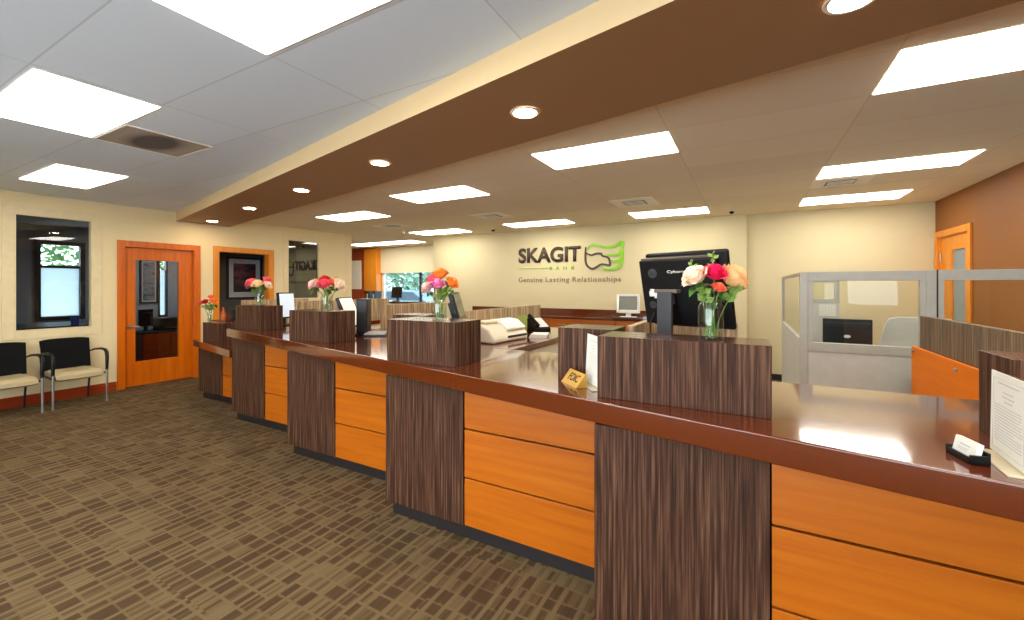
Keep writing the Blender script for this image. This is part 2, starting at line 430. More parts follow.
# right wall (brown) with door opening
D3 = (7.18, 8.14, 0, 2.235)
struct('wall_right', wall_with_holes_x(XR, XR + 0.12, 5.4, YB + 0.15, 0, H, [D3]), 'brown_wall', 'brown painted right wall with wood door', cat='wall')
b = MB(); b.box(XR + 0.12, 4.72, 5.4, 5.52, 0, H); bb = wall_with_holes_x(4.6, 4.72, -3.1, 5.4, 0, H, [])
struct('wall_right', bb, 'brown_wall', 'brown side wall out of view far to the right', cat='wall')
struct('wall_right', b, 'brown_wall', 'brown side wall out of view to the right', cat='wall')
struct('wall_front', wall_with_holes_y(-3.22, -3.1, -8.32, 4.72, 0, H, [(2.15, 3.1, 1.1, 2.1), (-4.5, -1.7, 0.15, 2.55), (-1.5, 1.2, 0.15, 2.55)]), 'wall', 'cream front wall behind the viewer', cat='wall')
# recess behind the end of the left wall (drive-up area)
WX0, WX1, WZ0, WZ1 = -10.13, -6.95, 1.0, 2.0
struct('wall_recess', wall_with_holes_y(9.8, 9.92, -12.0, -6.6, 0, H, [(WX0, WX1, WZ0, WZ1 + 0.1)]), 'wall', 'cream wall of the drive-up recess', cat='wall')
b = MB(); b.box(-6.8, -6.68, YB + 0.15, 9.8, 0, H); b.box(-12.0, -11.9, 6.7, 9.8, 0, H); b.box(-11.9, -8.32, 6.62, 6.74, 0, H)
struct('wall_recess', b, 'wall', 'side walls of the drive-up recess', cat='wall')

# baseboards on the left wall
b = MB()
for y0, y1 in ((-3.1, 2.665), (3.81, 3.96), (5.11, 6.77)): b.box(XL, XL + 0.016, y0, y1, 0, 0.135)
struct('baseboard_left', b, 'base_wood', 'reddish wood baseboard along the left wall', cat='baseboard')

def casing_x(mb, x0, x1, ya, yb, za, zb, w, bottom=True):
    mb.box(x0, x1, ya - w, ya, za - (w if bottom else 0), zb + w); mb.box(x0, x1, yb, yb + w, za - (w if bottom else 0), zb + w)
    mb.box(x0, x1, ya, yb, zb, zb + w)
    if bottom: mb.box(x0, x1, ya, yb, za - w, za)

# window_1 (left wall)
w = tag(thing('window_1', 'interior office window on the beige wall above the two chairs', 'window', (XL, 2.03, 0)), kind='structure')
def loc_shift(mb, dx, dy):
    for v in mb.bm.verts: v.co.x -= dx; v.co.y -= dy
    return mb
def wbuild(mb, name, mat, root, **kw):
    loc_shift(mb, root.location.x, root.location.y)
    for v in mb.bm.verts: v.co.z -= root.location.z
    return mb.build(name, mat, root, **kw)
b = MB(); casing_x(b, XL, XL + 0.014, *W1[:2], *W1[2:], 0.105); wbuild(b, 'window_frame', 'trimpaint', w, bevel=0.002)
b = MB(); casing_x(b, XL - 0.06, XL + 0.02, W1[0] + 0.014, W1[1] - 0.014, W1[2] + 0.014, W1[3] - 0.014, 0.014); wbuild(b, 'glazing_bead', 'trimpaint', w)
b = MB(); b.box(XL - 0.05, XL - 0.044, W1[0], W1[1], W1[2], W1[3]); wbuild(b, 'window_pane', 'pane', w)
# window_2
W2ROT = -3.5
w = tag(thing('window_2', 'interior window reflecting the wall sign at the far end of the left wall', 'window', (XL, 5.7, 0)), kind='structure')
b = MB(); casing_x(b, XL, XL + 0.014, *W2[:2], *W2[2:], 0.105); wbuild(b, 'window_frame', 'trimpaint', w, bevel=0.002)
b = MB(); b.box(-.003, .003, W2[0] - 5.717 - .02, W2[1] - 5.717 + .02, W2[2], W2[3]); b.build('window_pane', 'pane_dark', w, loc=(-.045, .017, 0), rz=math.radians(W2ROT))

# door_1
d = tag(thing('door_1', 'orange wood door with tall glass panel and silver lever in the left wall', 'door', (XL, 3.22, 0)), kind='structure')
b = MB(); casing_x(b, XL, XL + 0.022, 2.768, 3.682, 0, 2.147, 0.092, False)
b.box(-8.32, XL, 2.75, 2.775, 0, 2.165); b.box(-8.32, XL, 3.675, 3.70, 0, 2.165); b.box(-8.32, XL, 2.775, 3.675, 2.14, 2.165)
wbuild(b, 'door_frame', 'wood_v', d, bevel=0.003)
b = wall_with_holes_x(-8.285, -8.24, 2.779, 3.671, 0.012, 2.136, [(2.91, 3.48, 0.385, 1.955)]); wbuild(b, 'door_leaf', 'wood_v', d)
b = MB(); b.box(-8.266, -8.260, 2.91, 3.48, 0.385, 1.955); wbuild(b, 'door_glass', 'pane', d)
b = MB(); b.cyl((-8.236, 2.835, 0.93), 0.028, 0.012, 'x'); b.cyl((-8.21, 2.835, 0.93), 0.011, 0.06, 'x')
b.tube([(-8.185, 2.835, 0.93), (-8.182, 2.88, 0.932), (-8.184, 2.95, 0.928)], [0.011, 0.010, 0.008]); wbuild(b, 'door_handle', 'silver', d, smooth=True)
# door_2 : cased opening
d = tag(thing('door_2', 'orange wood cased opening showing a framed picture inside', 'doorway', (XL, 4.52, 0)), kind='structure')
b = MB(); casing_x(b, XL, XL + 0.022, 4.07, 4.97, 0, 2.165, 0.092, False)
b.box(-8.33, XL, 4.06, 4.08, 0, 2.18); b.box(-8.33, XL, 4.96, 4.98, 0, 2.18); b.box(-8.33, XL, 4.08, 4.96, 2.16, 2.18)
wbuild(b, 'door_frame', 'wood_maple', d, bevel=0.003)
# door_3 (right wall)
d = tag(thing('door_3', 'honey wood door with narrow glass light in the brown right wall', 'door', (XR, 7.66, 0)), kind='structure')
b = MB(); casing_x(b, XR - 0.022, XR, 7.19, 8.13, 0, 2.225, 0.085, False)
b.box(XR, XR + 0.12, 7.18, 7.2, 0, 2.235); b.box(XR, XR + 0.12, 8.12, 8.14, 0, 2.235); b.box(XR, XR + 0.12, 7.2, 8.12, 2.215, 2.235)
wbuild(b, 'door_frame', 'wood_maple', d, bevel=0.003)
b = wall_with_holes_x(XR + 0.02, XR + 0.065, 7.203, 8.117, 0.012, 2.212, [(7.36, 7.76, 0.3, 2.03)]); wbuild(b, 'door_leaf', 'wood_maple', d)
b = MB(); b.box(XR + 0.04, XR + 0.045, 7.36, 7.76, 0.3, 2.03); wbuild(b, 'door_glass', 'frost', d)
for z in (1.95, 1.2, 0.25):
    b = MB(); b.cyl((XR + 0.012, 8.113, z), 0.008, 0.11, 'z', 12); wbuild(b, 'hinge', 'silver', d)

# room behind the frosted door light
b = MB(); b.box(XR + 1.0, XR + 1.1, 6.6, 8.6, 0, H); b.box(XR + 0.12, XR + 1.0, 6.6, 6.7, 0, H); b.box(XR + 0.12, XR + 1.0, 8.5, 8.6, 0, H)
struct('wall_side_room', b, 'wall', 'walls of the small room behind the honey wood door', cat='wall')

# ------------------------------------------------------------------ offices behind the left wall
OW = (2.56, 3.14, 0.96, 2.34); OW2 = (4.36, 4.50, 0.9, 2.16)
struct('wall_office', wall_with_holes_x(-11.3, -11.2, 0.2, 5.3, 0, H, [OW, OW2]), 'office_wall', 'grey outer wall of the office', cat='wall')
b = MB(); b.box(-11.2, -8.32, 0.2, 0.3, 0, H); b.box(-11.2, -8.95, 5.2, 5.3, 0, H)
b.box(-8.95, -8.85, 3.98, 5.3, 0, H); b.box(-8.85, -8.32, 3.9, 3.98, 0, H)
b.box(-8.85, -8.32, 5.24, 5.34, 0, H); b.box(-9.9, -9.8, 5.3, 6.62, 0, H); b.box(-9.8, -8.95, 5.3, 5.4, 0, H)
struct('wall_office', b, 'dark_grey', 'dark grey partitions of the office and alcove', cat='wall')
b = MB(); b.box(-12.0, -8.32, 0.2, 6.62, 2.66, 2.72)
struct('ceiling', b, 'off_grey', 'grey office ceiling behind the left wall', cat='ceiling')
w = tag(thing('window_4', 'outside window of the office with frosted lower half', 'window', (-11.2, 2.85, 0)), kind='structure')
b = MB(); casing_x(b, -11.28, -11.17, OW[0] + .03, OW[1] - .03, OW[2] + .03, OW[3] - .03, 0.07)
b.box(-11.27, -11.19, OW[0], OW[1], 1.885, 1.93); wbuild(b, 'window_frame', 'charcoal', w)
b = MB(); b.box(-11.25, -11.244, OW[0], OW[1], 0.96, 1.9); wbuild(b, 'frosted_pane', 'frost', w)
b = MB(); b.box(-11.25, -11.244, OW[0], OW[1], 1.91, 2.34); wbuild(b, 'window_pane', 'pane_clear', w)

w = tag(thing('window_5', 'narrow outside window beside the office picture', 'window', (-11.2, 4.43, 0)), kind='structure')
b = MB(); casing_x(b, -11.28, -11.18, 4.375, 4.485, .915, 2.145, 0.03); wbuild(b, 'window_frame', 'charcoal', w)
b = MB(); b.box(-11.25, -11.244, 4.36, 4.50, .9, 1.9); wbuild(b, 'frosted_pane', 'frost', w)
b = MB(); b.box(-11.25, -11.244, 4.36, 4.50, 1.9, 2.16); wbuild(b, 'window_pane', 'pane_clear', w)
# shrub outside the office window
def leaf_cloud(name, c, rad, n, mat, label, cat, size=0.12, trunk=None, group=None):
    root = thing(name, label, cat, (c[0], c[1], 0), group=group)
    mb = MB(); rnd = random.Random(name + str(c))
    for i in range(n):
        while True:
            p = Vector((rnd.uniform(-1, 1), rnd.uniform(-1, 1), rnd.uniform(-1, 1)))
            if 0.25 < p.length < 1: break
        p = Vector((p.x * rad[0], p.y * rad[1], p.z * rad[2] + c[2]))
        u = Vector((rnd.uniform(-1, 1), rnd.uniform(-1, 1), rnd.uniform(-.6, .6))).normalized() * size
        v = u.orthogonal().normalized() * size * 0.45
        q = [p - u, p + v * .9, p + u, p - v * .9]
        mb.bm.faces.new([mb.bm.verts.new(t) for t in q])
    mb.build('foliage', mat, root, recalc=False)
    mb = MB(); mb.tube([(0, 0, 0), (0.03, 0.02, c[2] * .6), (0, 0, c[2])], [trunk or 0.05, (trunk or .05) * .8, 0.02]); mb.build('trunk', 'toe', root)
    return root
leaf_cloud('shrub', (-12.2, 3.15, 2.0), (0.45, 0.9, 0.9), 420, 'foliage_green', 'green shrub outside the office window', 'shrub', 0.1)
leaf_cloud('shrub', (-12.3, 4.85, 2.0), (0.45, 0.6, 0.7), 320, 'foliage_green', 'green shrub outside the narrow office window', 'shrub', 0.1)

def picture(label, x, ya, yb, za, zb, art):
    r = thing('framed_picture', label, 'picture', (x, (ya + yb) / 2, za))
    b = MB(); casing_x(b, x, x + 0.03, ya + .03, yb - .03, za + .03, zb - .03, 0.03); wbuild(b, 'picture_frame', 'black', r)
    b = MB(); b.box(x, x + 0.012, ya + .03, yb - .03, za + .03, zb - .03); wbuild(b, 'mat_board', 'mat_grey', r)
    b = MB(); m_ = 0.12 if yb - ya > .5 else .06
    b.box(x + 0.012, x + 0.016, ya + m_, yb - m_, za + m_ * 1.1, zb - m_); wbuild(b, 'artwork', art, r)
M['mat_grey'] = plain('pale_mat_board', (176, 178, 184), 0.8)
m, nt, bs = new_mat('night_landscape_art')
v = coords(nt, (1, 1.6, 5)); n = noise(nt, v, 1.4, 4)
nt.links.new(ramp(nt, n, [(0.36, lin((26, 26, 40))), (0.5, lin((30, 26, 36))), (0.56, lin((110, 30, 34))), (0.64, lin((46, 50, 70)))]), bs.inputs['Base Color'])
M['art_dark'] = m
m, nt, bs = new_mat('grey_landscape_art')
v = coords(nt, (1, 2, 4)); n = noise(nt, v, 2, 4)
nt.links.new(ramp(nt, n, [(0.35, lin((70, 78, 84))), (0.5, lin((130, 138, 146))), (0.65, lin((92, 88, 80)))]), bs.inputs['Base Color'])
M['art_grey'] = m
picture('framed dark landscape picture seen through the wood cased opening', -8.85, 4.53, 5.2, 1.30, 2.12, 'art_dark')
picture('framed grey picture on the office wall seen through the door glass', -11.2, 4.02, 4.34, 1.18, 2.12, 'art_grey')
# office credenza and printer behind the glass door
r = thing('office_credenza', 'reddish wood credenza seen through the glass of the left door', 'cabinet', (-10.8, 4.3, 0))
b = MB(); b.box(-.35, .35, -.5, .42, 0.06, 0.6); b.build('cabinet_body', 'base_wood', r, bevel=.003)
b = MB(); b.box(-.37, .37, -.52, .44, 0.6, 0.63); b.build('cabinet_top', 'charcoal', r, bevel=.003)
b = MB(); b.box(.35, .365, -.49, -.04, .08, .59); b.build('cabinet_door', 'base_wood', r, bevel=.002)
b = MB(); b.box(.35, .365, -.03, .41, .08, .59); b.build('cabinet_door', 'base_wood', r, bevel=.002)
r = thing('office_printer', 'black printer on the office credenza behind the glass door', 'printer', (-10.75, 4.36, 0.63))
b = MB(); b.box(-.2, .2, -.21, .21, 0.0, .26); b.build('printer_body', 'black', r, bevel=.02)
b = MB(); b.box(.2, .3, -.15, .15, .05, .065); b.build('paper_tray', 'charcoal', r, bevel=.003)
r = thing('office_monitor', 'small black monitor left of the office printer behind the door', 'monitor', (-10.72, 3.95, 0.63))
b = MB(); b.box(-.02, .02, -.12, .12, .1, .45); b.build('screen', 'screen_black', r, bevel=.006)
b = MB(); b.box(-.015, .015, -.03, .03, .0, .12); b.box(-.08, .08, -.09, .09, 0, .015); b.build('stand', 'black', r, bevel=.003)
# blue mug by the office window sill (on office desk)
r = thing('office_desk', 'dark desk inside the office behind the interior window', 'desk', (-9.3, 2.1, 0))
b = MB(); b.box(-.8, .3, -.9, .85, .92, .95); b.build('desk_top', 'charcoal', r, bevel=.003)
for sx in (-.75, .25):
    for sy in (-.85, .8):
        b = MB(); b.box(sx - .02, sx + .02, sy - .02, sy + .02, 0, .92); b.build('leg', 'charcoal', r)
r = thing('blue_mug', 'blue cup at the lower right corner of the office window', 'cup', (-9.02, 2.45, 0.95))
b = MB(); b.lathe([(0, 0), (.045, 0), (.05, .13), (.045, .13), (.04, .01), (0, .01)]); M['blue'] = plain('blue_ceramic', (50, 56, 120), .3); b.build('cup_body', 'blue', r, smooth=True)
b = MB(); b.tube([(0, .045, .1), (0, .08, .09), (0, .08, .05), (0, .046, .03)], .007); b.build('cup_handle', 'blue', r, smooth=True)

# ------------------------------------------------------------------ drive-up recess
w = tag(thing('window_3', 'drive-up window below the cream blind', 'window', (-8.6, 9.8, 0)), kind='structure')
b = MB()
b.box(WX0, WX0 + .06, 9.8, 9.9, WZ0, WZ1 + .1); b.box(WX1 - .06, WX1, 9.8, 9.9, WZ0, WZ1 + .1); b.box(WX0, WX1, 9.8, 9.9, WZ0, WZ0 + .05); b.box(WX0, WX1, 9.8, 9.9, WZ1 + .05, WZ1 + .1)
wbuild(b, 'window_frame', 'white', w)
b = MB(); b.box(-8.63, -8.56, 9.82, 9.88, WZ0 + .05, WZ1 + .05); b.box(WX0 + .06, WX1 - .06, 9.82, 9.88, WZ1 - .02, WZ1 + .05); wbuild(b, 'mullion', 'charcoal', w)
b = MB(); b.box(WX0 + .06, -8.63, 9.845, 9.851, WZ0 + .05, WZ1); b.box(-8.56, WX1 - .06, 9.845, 9.851, WZ0 + .05, WZ1); wbuild(b, 'window_pane', 'pane_tint', w)
r = thing('roller_blind', 'cream roller blind half lowered over the drive-up window', 'blind', (-8.6, 9.74, 2.74))
b = MB(); b.box(-1.6, 1.75, -.003, .003, -.76, 0); b.build('blind_fabric', 'shade', r)
b = MB(); b.tube([(-1.6, .02, -.03), (1.75, .02, -.03)], .028); b.build('roller', 'shade', r, smooth=True)
b = MB(); b.box(-1.6, 1.75, -.012, .012, -.785, -.755); b.build('bottom_rail', 'shade', r, bevel=.004)
r = thing('wall_cabinet', 'orange wood upper cabinet beside the cream blind', 'cabinet', (-10.425, 9.8, 1.39))
b = MB(); b.box(-.28, .28, -.22, 0, 0, 1.34); b.build('cabinet_body', 'wood_maple', r, bevel=.004)
b = MB(); b.box(-.275, .275, -.24, -.22, .46, 1.33); b.build('cabinet_door', 'wood_maple', r, bevel=.003)
b = MB(); b.box(-.275, .275, -.24, -.22, .01, .45); b.build('cabinet_door', 'wood_maple', r, bevel=.003)
r = thing('tall_cabinet', 'dark reddish wood cabinet at the far left behind a white board', 'cabinet', (-11.3, 9.8, 0))
b = MB(); b.box(-.58, .57, -.24, 0, 0.06, 2.7); b.build('cabinet_body', 'base_wood', r, bevel=.004)
b = MB(); b.box(-.57, -.01, -.26, -.24, .1, 2.66); b.build('cabinet_door', 'base_wood', r, bevel=.003)
b = MB(); b.box(.0, .56, -.26, -.24, .1, 2.66); b.build('cabinet_door', 'base_wood', r, bevel=.003)
b = MB(); b.box(-.25, .25, -.014, 0, 0, .92); tag(b.build('notice_board', 'white', None, loc=(-11.03, 9.539, 1.45), bevel=.004), 'white notice board on the dark wood cabinet at far left', 'board')
r = thing('drive_up_counter', 'long pale counter below the drive-up window', 'counter', (-8.6, 9.3, 0))
b = MB(); b.box(-1.7, 1.7, -.5, .48, 1.07, 1.12); b.build('counter_top', 'worktop', r, bevel=.004)
b = MB(); b.box(-1.68, 1.68, -.45, .48, 0.08, 1.07); b.build('cabinet_body', 'beigeplastic', r, bevel=.003)
for i, (x, lab) in enumerate(((-10.09, 'left of the two black binders under the orange upper cabinet'), (-9.83, 'right of the two black binders under the orange upper cabinet'))):
    r = thing('binder', lab, 'binder', (x, 9.28, 1.12), group='binders on the drive-up counter')
    b = MB(); b.box(-.045, .045, -.13, .13, 0, .27); b.build('cover', 'charcoal', r, bevel=.006)
    b = MB(); b.box(-.02, .02, -.134, -.13, .05, .2); b.build('spine_label', 'paper', r)
# monitor of the drive-up counter
def lcd(name, label, loc, rz, w, h, screen, shell='black', tilt=0.12, lift=.1, base=(.2, .16), foot=True, depth=.035, z_off=0):
    """desktop monitor; screen faces local -Y"""
    r = thing(name, label, 'monitor', loc, rz)
    R_ = Matrix.Translation((0, 0, lift + h / 2)) @ Matrix.Rotation(-tilt, 4, 'X')
    def T(mb):
        bmesh.ops.transform(mb.bm, verts=mb.bm.verts, matrix=R_); return mb
    b = MB(); b.box(-w / 2, w / 2, 0, depth, -h / 2, h / 2)
    b.box(-w * .33, w * .33, depth, depth + .03, -h * .33, h * .3); T(b).build('shell', shell, r, bevel=.006)
    b = MB(); b.box(-w / 2 + .016, w / 2 - .016, -.004, 0, -h / 2 + .02, h / 2 - .016); T(b).build('screen', screen, r)
    b = MB(); b.box(-.03, .03, depth + .01, depth + .035, 0.01, lift + h * .5); b.box(-base[0] / 2, base[0] / 2, -base[1] * .4, base[1] * .6, 0, .014)
    b.build('stand', shell, r, bevel=.004)
    return r
lcd('desktop_monitor', 'dark monitor on the drive-up counter in front of the window', (-8.87, 9.12, 1.12), 0.1, .36, .32, 'screen_black', tilt=.1, lift=.09)

# outside the drive-up window
b = MB(); b.box(-30, 2, 9.95, 30, -.15, -.02); tag(b.build('driveway', 'asphalt'), 'grey driveway outside the drive-up window', 'ground', kind='structure')
leaf_cloud('tree', (-17.2, 18.5, 2.4), (2.2, 1.4, 1.6), 420, 'foliage_pale', 'rounded tree outside the drive-up window', 'tree', 0.3, 0.14)
def car(loc, rz):
    r = thing('car', 'pale car parked outside the drive-up window', 'car', loc, rz)
    b = MB(); b.extrude_poly([(-2.1, -.8, .3), (2.1, -.8, .3), (2.15, -.8, .7), (1.2, -.8, .9), (.6, -.8, 1.35), (-1.1, -.8, 1.4), (-1.8, -.8, .95), (-2.15, -.8, .85)], (0, 1.6, 0)); b.build('car_body', 'carpaint', r, bevel=.08)
    b = MB(); b.extrude_poly([(1.05, -.805, .93), (.55, -.805, 1.3), (-1.05, -.805, 1.33), (-1.6, -.805, .95)], (0, 1.61, 0)); b.build('side_windows', 'carglass', r)
    for x in (-1.3, 1.35):
        for y in (-.72, .72):
            b = MB(); b.cyl((x, y, .32), .32, .2, 'y'); b.build('wheel', 'black', r, bevel=.03)
car((-13.6, 15.0, -.02), .15)
leaf_cloud('tree', (-17.5, 21.5, 3.2), (2.6, 1.5, 1.8), 420, 'foliage_pale', 'tree farther off to the right outside the drive-up window', 'tree', 0.3, 0.14)

# ------------------------------------------------------------------ guest chairs
def make_chair(label, loc):
    t = thing('guest_chair', label, 'chair', loc, 0, 'guest chairs along the left wall')
    # seat: curved cushion built as a lofted grid (front = +x)
    mb = MB(); nx, ny = 10, 10; W, D = .45, .46
    def P(i, j, top):
        u = i / nx; v = j / ny * 2 - 1
        x = -.22 + u * D; ed = 1 - abs(v) ** 6 * .25
        y = v * W / 2 * (1 - .05 * (1 - u))
        zt = .455 - .012 * (1 - v * v) - (max(0, u - .8) / .2) ** 2 * .035 - (abs(v) ** 8) * .02
        zb = .33 + (max(0, u - .8) / .2) ** 2 * .03 + (abs(v) ** 8) * .012
        return (x, y, zt if top else zb)
    T_ = [[mb.bm.verts.new(P(i, j, True)) for j in range(ny + 1)] for i in range(nx + 1)]
    B_ = [[mb.bm.verts.new(P(i, j, False)) for j in range(ny + 1)] for i in range(nx + 1)]
    f = mb.bm.faces.new
    for i in range(nx):
        for j in range(ny):
            f((T_[i][j], T_[i + 1][j], T_[i + 1][j + 1], T_[i][j + 1])); f((B_[i][j + 1], B_[i + 1][j + 1], B_[i + 1][j], B_[i][j]))
    for i in range(nx):
        f((T_[i][0], B_[i][0], B_[i + 1][0], T_[i + 1][0])); f((T_[i + 1][ny], B_[i + 1][ny], B_[i][ny], T_[i][ny]))
    for j in range(ny):
        f((T_[0][j + 1], B_[0][j + 1], B_[0][j], T_[0][j])); f((T_[nx][j], B_[nx][j], B_[nx][j + 1], T_[nx][j + 1]))
    mb.build('seat', 'tan_vinyl', t, smooth=True)
    # back: curved black shell
    mb = MB(); n = 10; m_ = 6
    def Q(i, j, fr):
        v = i / n * 2 - 1; q = j / m_
        y = v * (.225 + .015 * q); x = -.20 - .11 * q - .045 * (1 - v * v) + (0 if fr else -.03)
        z = .44 + .40 * q - (abs(v) ** 4) * .015 * q
        return (x, y, z)
    A = [[mb.bm.verts.new(Q(i, j, True)) for j in range(m_ + 1)] for i in range(n + 1)]
    C_ = [[mb.bm.verts.new(Q(i, j, False)) for j in range(m_ + 1)] for i in range(n + 1)]
    f = mb.bm.faces.new
    for i in range(n):
        for j in range(m_):
            f((A[i][j], A[i + 1][j], A[i + 1][j + 1], A[i][j + 1])); f((C_[i][j + 1], C_[i + 1][j + 1], C_[i + 1][j], C_[i][j]))
    for i in range(n):
        f((A[i][0], C_[i][0], C_[i + 1][0], A[i + 1][0])); f((A[i + 1][m_], C_[i + 1][m_], C_[i][m_], A[i][m_]))
    for j in range(m_):
        f((A[0][j + 1], C_[0][j + 1], C_[0][j], A[0][j])); f((A[n][j], C_[n][j], C_[n][j + 1], A[n][j + 1]))
    mb.build('backrest', 'blacksoft', t, smooth=True)
    for s in (-1, 1):
        mb = MB(); mb.tube([(.255, s * .255, 0), (.25, s * .255, .2), (.243, s * .255, .44)], .0125); mb.build('leg', 'silver', t, smooth=True)
        mb = MB(); mb.tube([(-.30, s * .225, 0), (-.27, s * .225, .2), (-.235, s * .235, .42)], .0115); mb.build('leg', 'charcoal', t, smooth=True)
        mb = MB(); mb.tube([(-.29, s * .24, .64), (-.15, s * .25, .675), (.05, s * .258, .695), (.18, s * .258, .69), (.235, s * .257, .66), (.253, s * .256, .6), (.25, s * .255, .5), (.243, s * .255, .42)],
                           [.012, .017, .021, .022, .022, .021, .018, .015], flat=.75); mb.build('armrest', 'black', t, smooth=True)
    mb = MB(); mb.tube([(.225, -.255, .385), (.225, .255, .385)], .011); mb.tube([(-.235, -.235, .385), (-.235, .235, .385)], .011)
    for s in (-1, 1): mb.tube([(.243, s * .25, .385), (-.235, s * .235, .385)], .011)
    mb.build('seat_frame', 'charcoal', t, smooth=True)
    return t
c0 = make_chair('guest chair with black back and tan seat nearest the orange door', (-7.815, 2.112, 0))
c1 = copy_tree(c0); c1.location = (-7.79, 1.505, 0); c1['label'] = 'guest chair with black back and tan seat cut off by the left edge'

# ------------------------------------------------------------------ teller counter
BL = 1.563; XS0 = -5.273
front = lambda x: 1.675 - 0.2008 * x
Yface = lambda k: front(XS0 + BL * k) + 0.0
WT = 1.05; WB = 0.955
def make_unit(k, label, low=False):
    x0 = XS0 + BL * k + {-1: .17, 0: .045}.get(k, 0); x1 = XS0 + BL * (k + 1); y = Yface(k); top = 0.712 if low else WB
    r = thing('counter_cabinet', label, 'cabinet', (x0, y, 0), group='counter cabinets')
    pw = {-1: .60, 0: .63, 1: .645, 2: .64, 3: .655, 4: .65}[k]
    Lw = x1 - x0
    b = MB(); b.box(0.0, pw, 0, .03, .1, top - .006); b.build('laminate_panel', 'zebra', r, bevel=.0015)
    b = MB(); b.box(0.0, Lw - .002, .031, .78, .1, top); b.build('cabinet_body', 'body_black', r)
    b = MB(); b.box(.02, Lw - .002, .05, .74, 0, .1); b.build('toe_kick', 'toe', r)
    zs = [(.1, .386), (.392, .682), (.688, top - .012)] if not low else [(.1, .372), (.378, top - .012)]
    for z0, z1 in zs:
        b = MB(); b.box(pw + .006, Lw - .002, .008, .03, z0 + .002, z1 - .002); b.build('front_panel', 'wood_h', r, bevel=.0015)
    return r
make_unit(-1, 'low accessible counter cabinet at the far left end, beside the glass door', True)
make_unit(0, 'counter cabinet of dark laminate and orange boards farthest along the tall counter')
make_unit(1, 'second counter cabinet from the far end of the tall counter')
make_unit(2, 'third counter cabinet from the far end, below the gold FDIC sign')
make_unit(3, 'nearest counter cabinet with wide dark laminate panel at lower right')
make_unit(4, 'counter cabinet continuing the tall counter beyond the right edge')
# worktops
rear = lambda k: Yface(k) + .83
xa, xb = -5.39, 2.56
pts = [(xa, front(xa)), (xb, front(xb)), (xb, rear(4))]
for k in (4, 3, 2, 1):
    xk = XS0 + BL * k
    pts += [(xk, rear(k)), (xk, rear(k - 1))]
pts += [(xa, rear(0))]
b = MB(); b.prism([(p[0] - xa, p[1] - front(xa)) for p in pts], 0, WT - WB)
tag(b.build('counter_worktop', 'worktop', None, loc=(xa, front(xa), WB), bevel=.006), 'long glossy brown worktop of the tall teller counter', 'worktop')
b = MB(); xl0, xl1 = -6.78, -5.28
b.prism([(0, 0), (xl1 - xl0, front(xl1) - front(xl0)), (xl1 - xl0, rear(-1) - front(xl0)), (0, rear(-1) - front(xl0))], 0, .088)
tag(b.build('counter_worktop', 'worktop', None, loc=(xl0, front(xl0), .712), bevel=.005), 'lower brown worktop section at the far left end of the counter', 'worktop')

# risers
def riser(x0, x1, y0, y1, z0, z1, label):
    mb = MB(); w, dp = x1 - x0, y1 - y0
    mb.box(0, w, 0, dp, 0, z1 - z0)
    bmesh.ops.recalc_face_normals(mb.bm, faces=mb.bm.faces)
    for f in mb.bm.faces:
        if f.normal.z > .5: f.material_index = 1
    return tag(mb.build('counter_riser', ['zebra', 'zebra_top'], None, loc=(x0, y0, z0), bevel=.002), label, 'counter riser', 'laminate risers on the counter')
RT = 1.326
riser(-.592, .08, 1.86, 2.10, WT, RT, 'widest dark laminate riser, holding the white, magenta and orange roses')
riser(-2.135, -1.57, 2.105, 2.40, WT, RT, 'dark laminate riser holding the orange and lilac flowers')
riser(-3.74, -3.18, 2.46, 2.74, WT, RT, 'dark laminate riser holding the pale pink flowers, left of the keyboard')
riser(-5.25, -4.74, 2.785, 3.04, WT, RT, 'dark laminate riser at the far end of the tall worktop, with pink and cream roses')
riser(-6.60, -6.16, 3.07, 3.27, .8, 1.05, 'small low dark riser on the lower worktop at far left')
riser(-.905, -.60, 2.15, 2.39, WT, RT, 'dark laminate riser directly behind the gold FDIC sign')
riser(-2.46, -2.14, 2.49, 2.73, WT, RT, 'riser tucked behind the one with orange and lilac flowers')
riser(-6.95, -6.5, 3.32, 3.6, .8, 1.05, 'low dark riser behind the small left one, carrying bottles')
riser(.71, 1.04, 1.88, 2.10, WT, RT, 'dark laminate riser at the right edge behind the acrylic notice stand')

# return desks with dividers
def return_desk(k, y1, label, orange=False, x0=None, w=.52):
    x = XS0 + BL * k if x0 is None else x0; y0 = rear(k) + .004
    r = thing('return_desk', label, 'desk', (x, y0, 0), group='teller return desks')
    d = y1 - y0
    b = MB(); n_ = rear(k - 1) - rear(k)
    b.prism([(0, 0), (w, 0), (w, d), (-.1, d), (-.1, n_), (0, n_)] if d > n_ else [(0, 0), (w, 0), (w, d), (0, d)], WT - .055, WT); b.build('desk_top', 'worktop', r, bevel=.004)
    b = MB(); b.box(0, w - .02, .02, d - .02, .08, WT - .055); b.build('cabinet_body', 'beigeplastic', r, bevel=.002)
    b = MB(); b.box(.02, w - .04, .04, d - .04, 0, .08); b.build('toe_kick', 'toe', r)
    return r, d
def divider(x, y0, y1, z0, z1, label, mat='zebra_light'):
    b = MB(); b.box(-.02, .02, 0, y1 - y0, 0, z1 - z0)
    return tag(b.build('privacy_divider', mat, None, loc=(x, y0, z0), bevel=.002), label, 'divider', 'laminate dividers between teller stations')
return_desk(0, 5.3, 'far return desk behind the pink and cream roses')
return_desk(1, 4.75, 'return desk behind the black computer tower and keyboard')
return_desk(2, 4.75, 'return desk carrying the ivory printer and black phone')
divider(-5.30, 3.62, 5.25, WT, 1.345, 'taupe striped divider behind the pale pink flowers, farthest but one')
divider(-3.78, 3.64, 4.70, WT, RT, 'taupe striped divider in front of the drive-up window')
divider(-2.21, 2.97, 4.66, WT, RT, 'taupe striped divider behind the ivory printer')
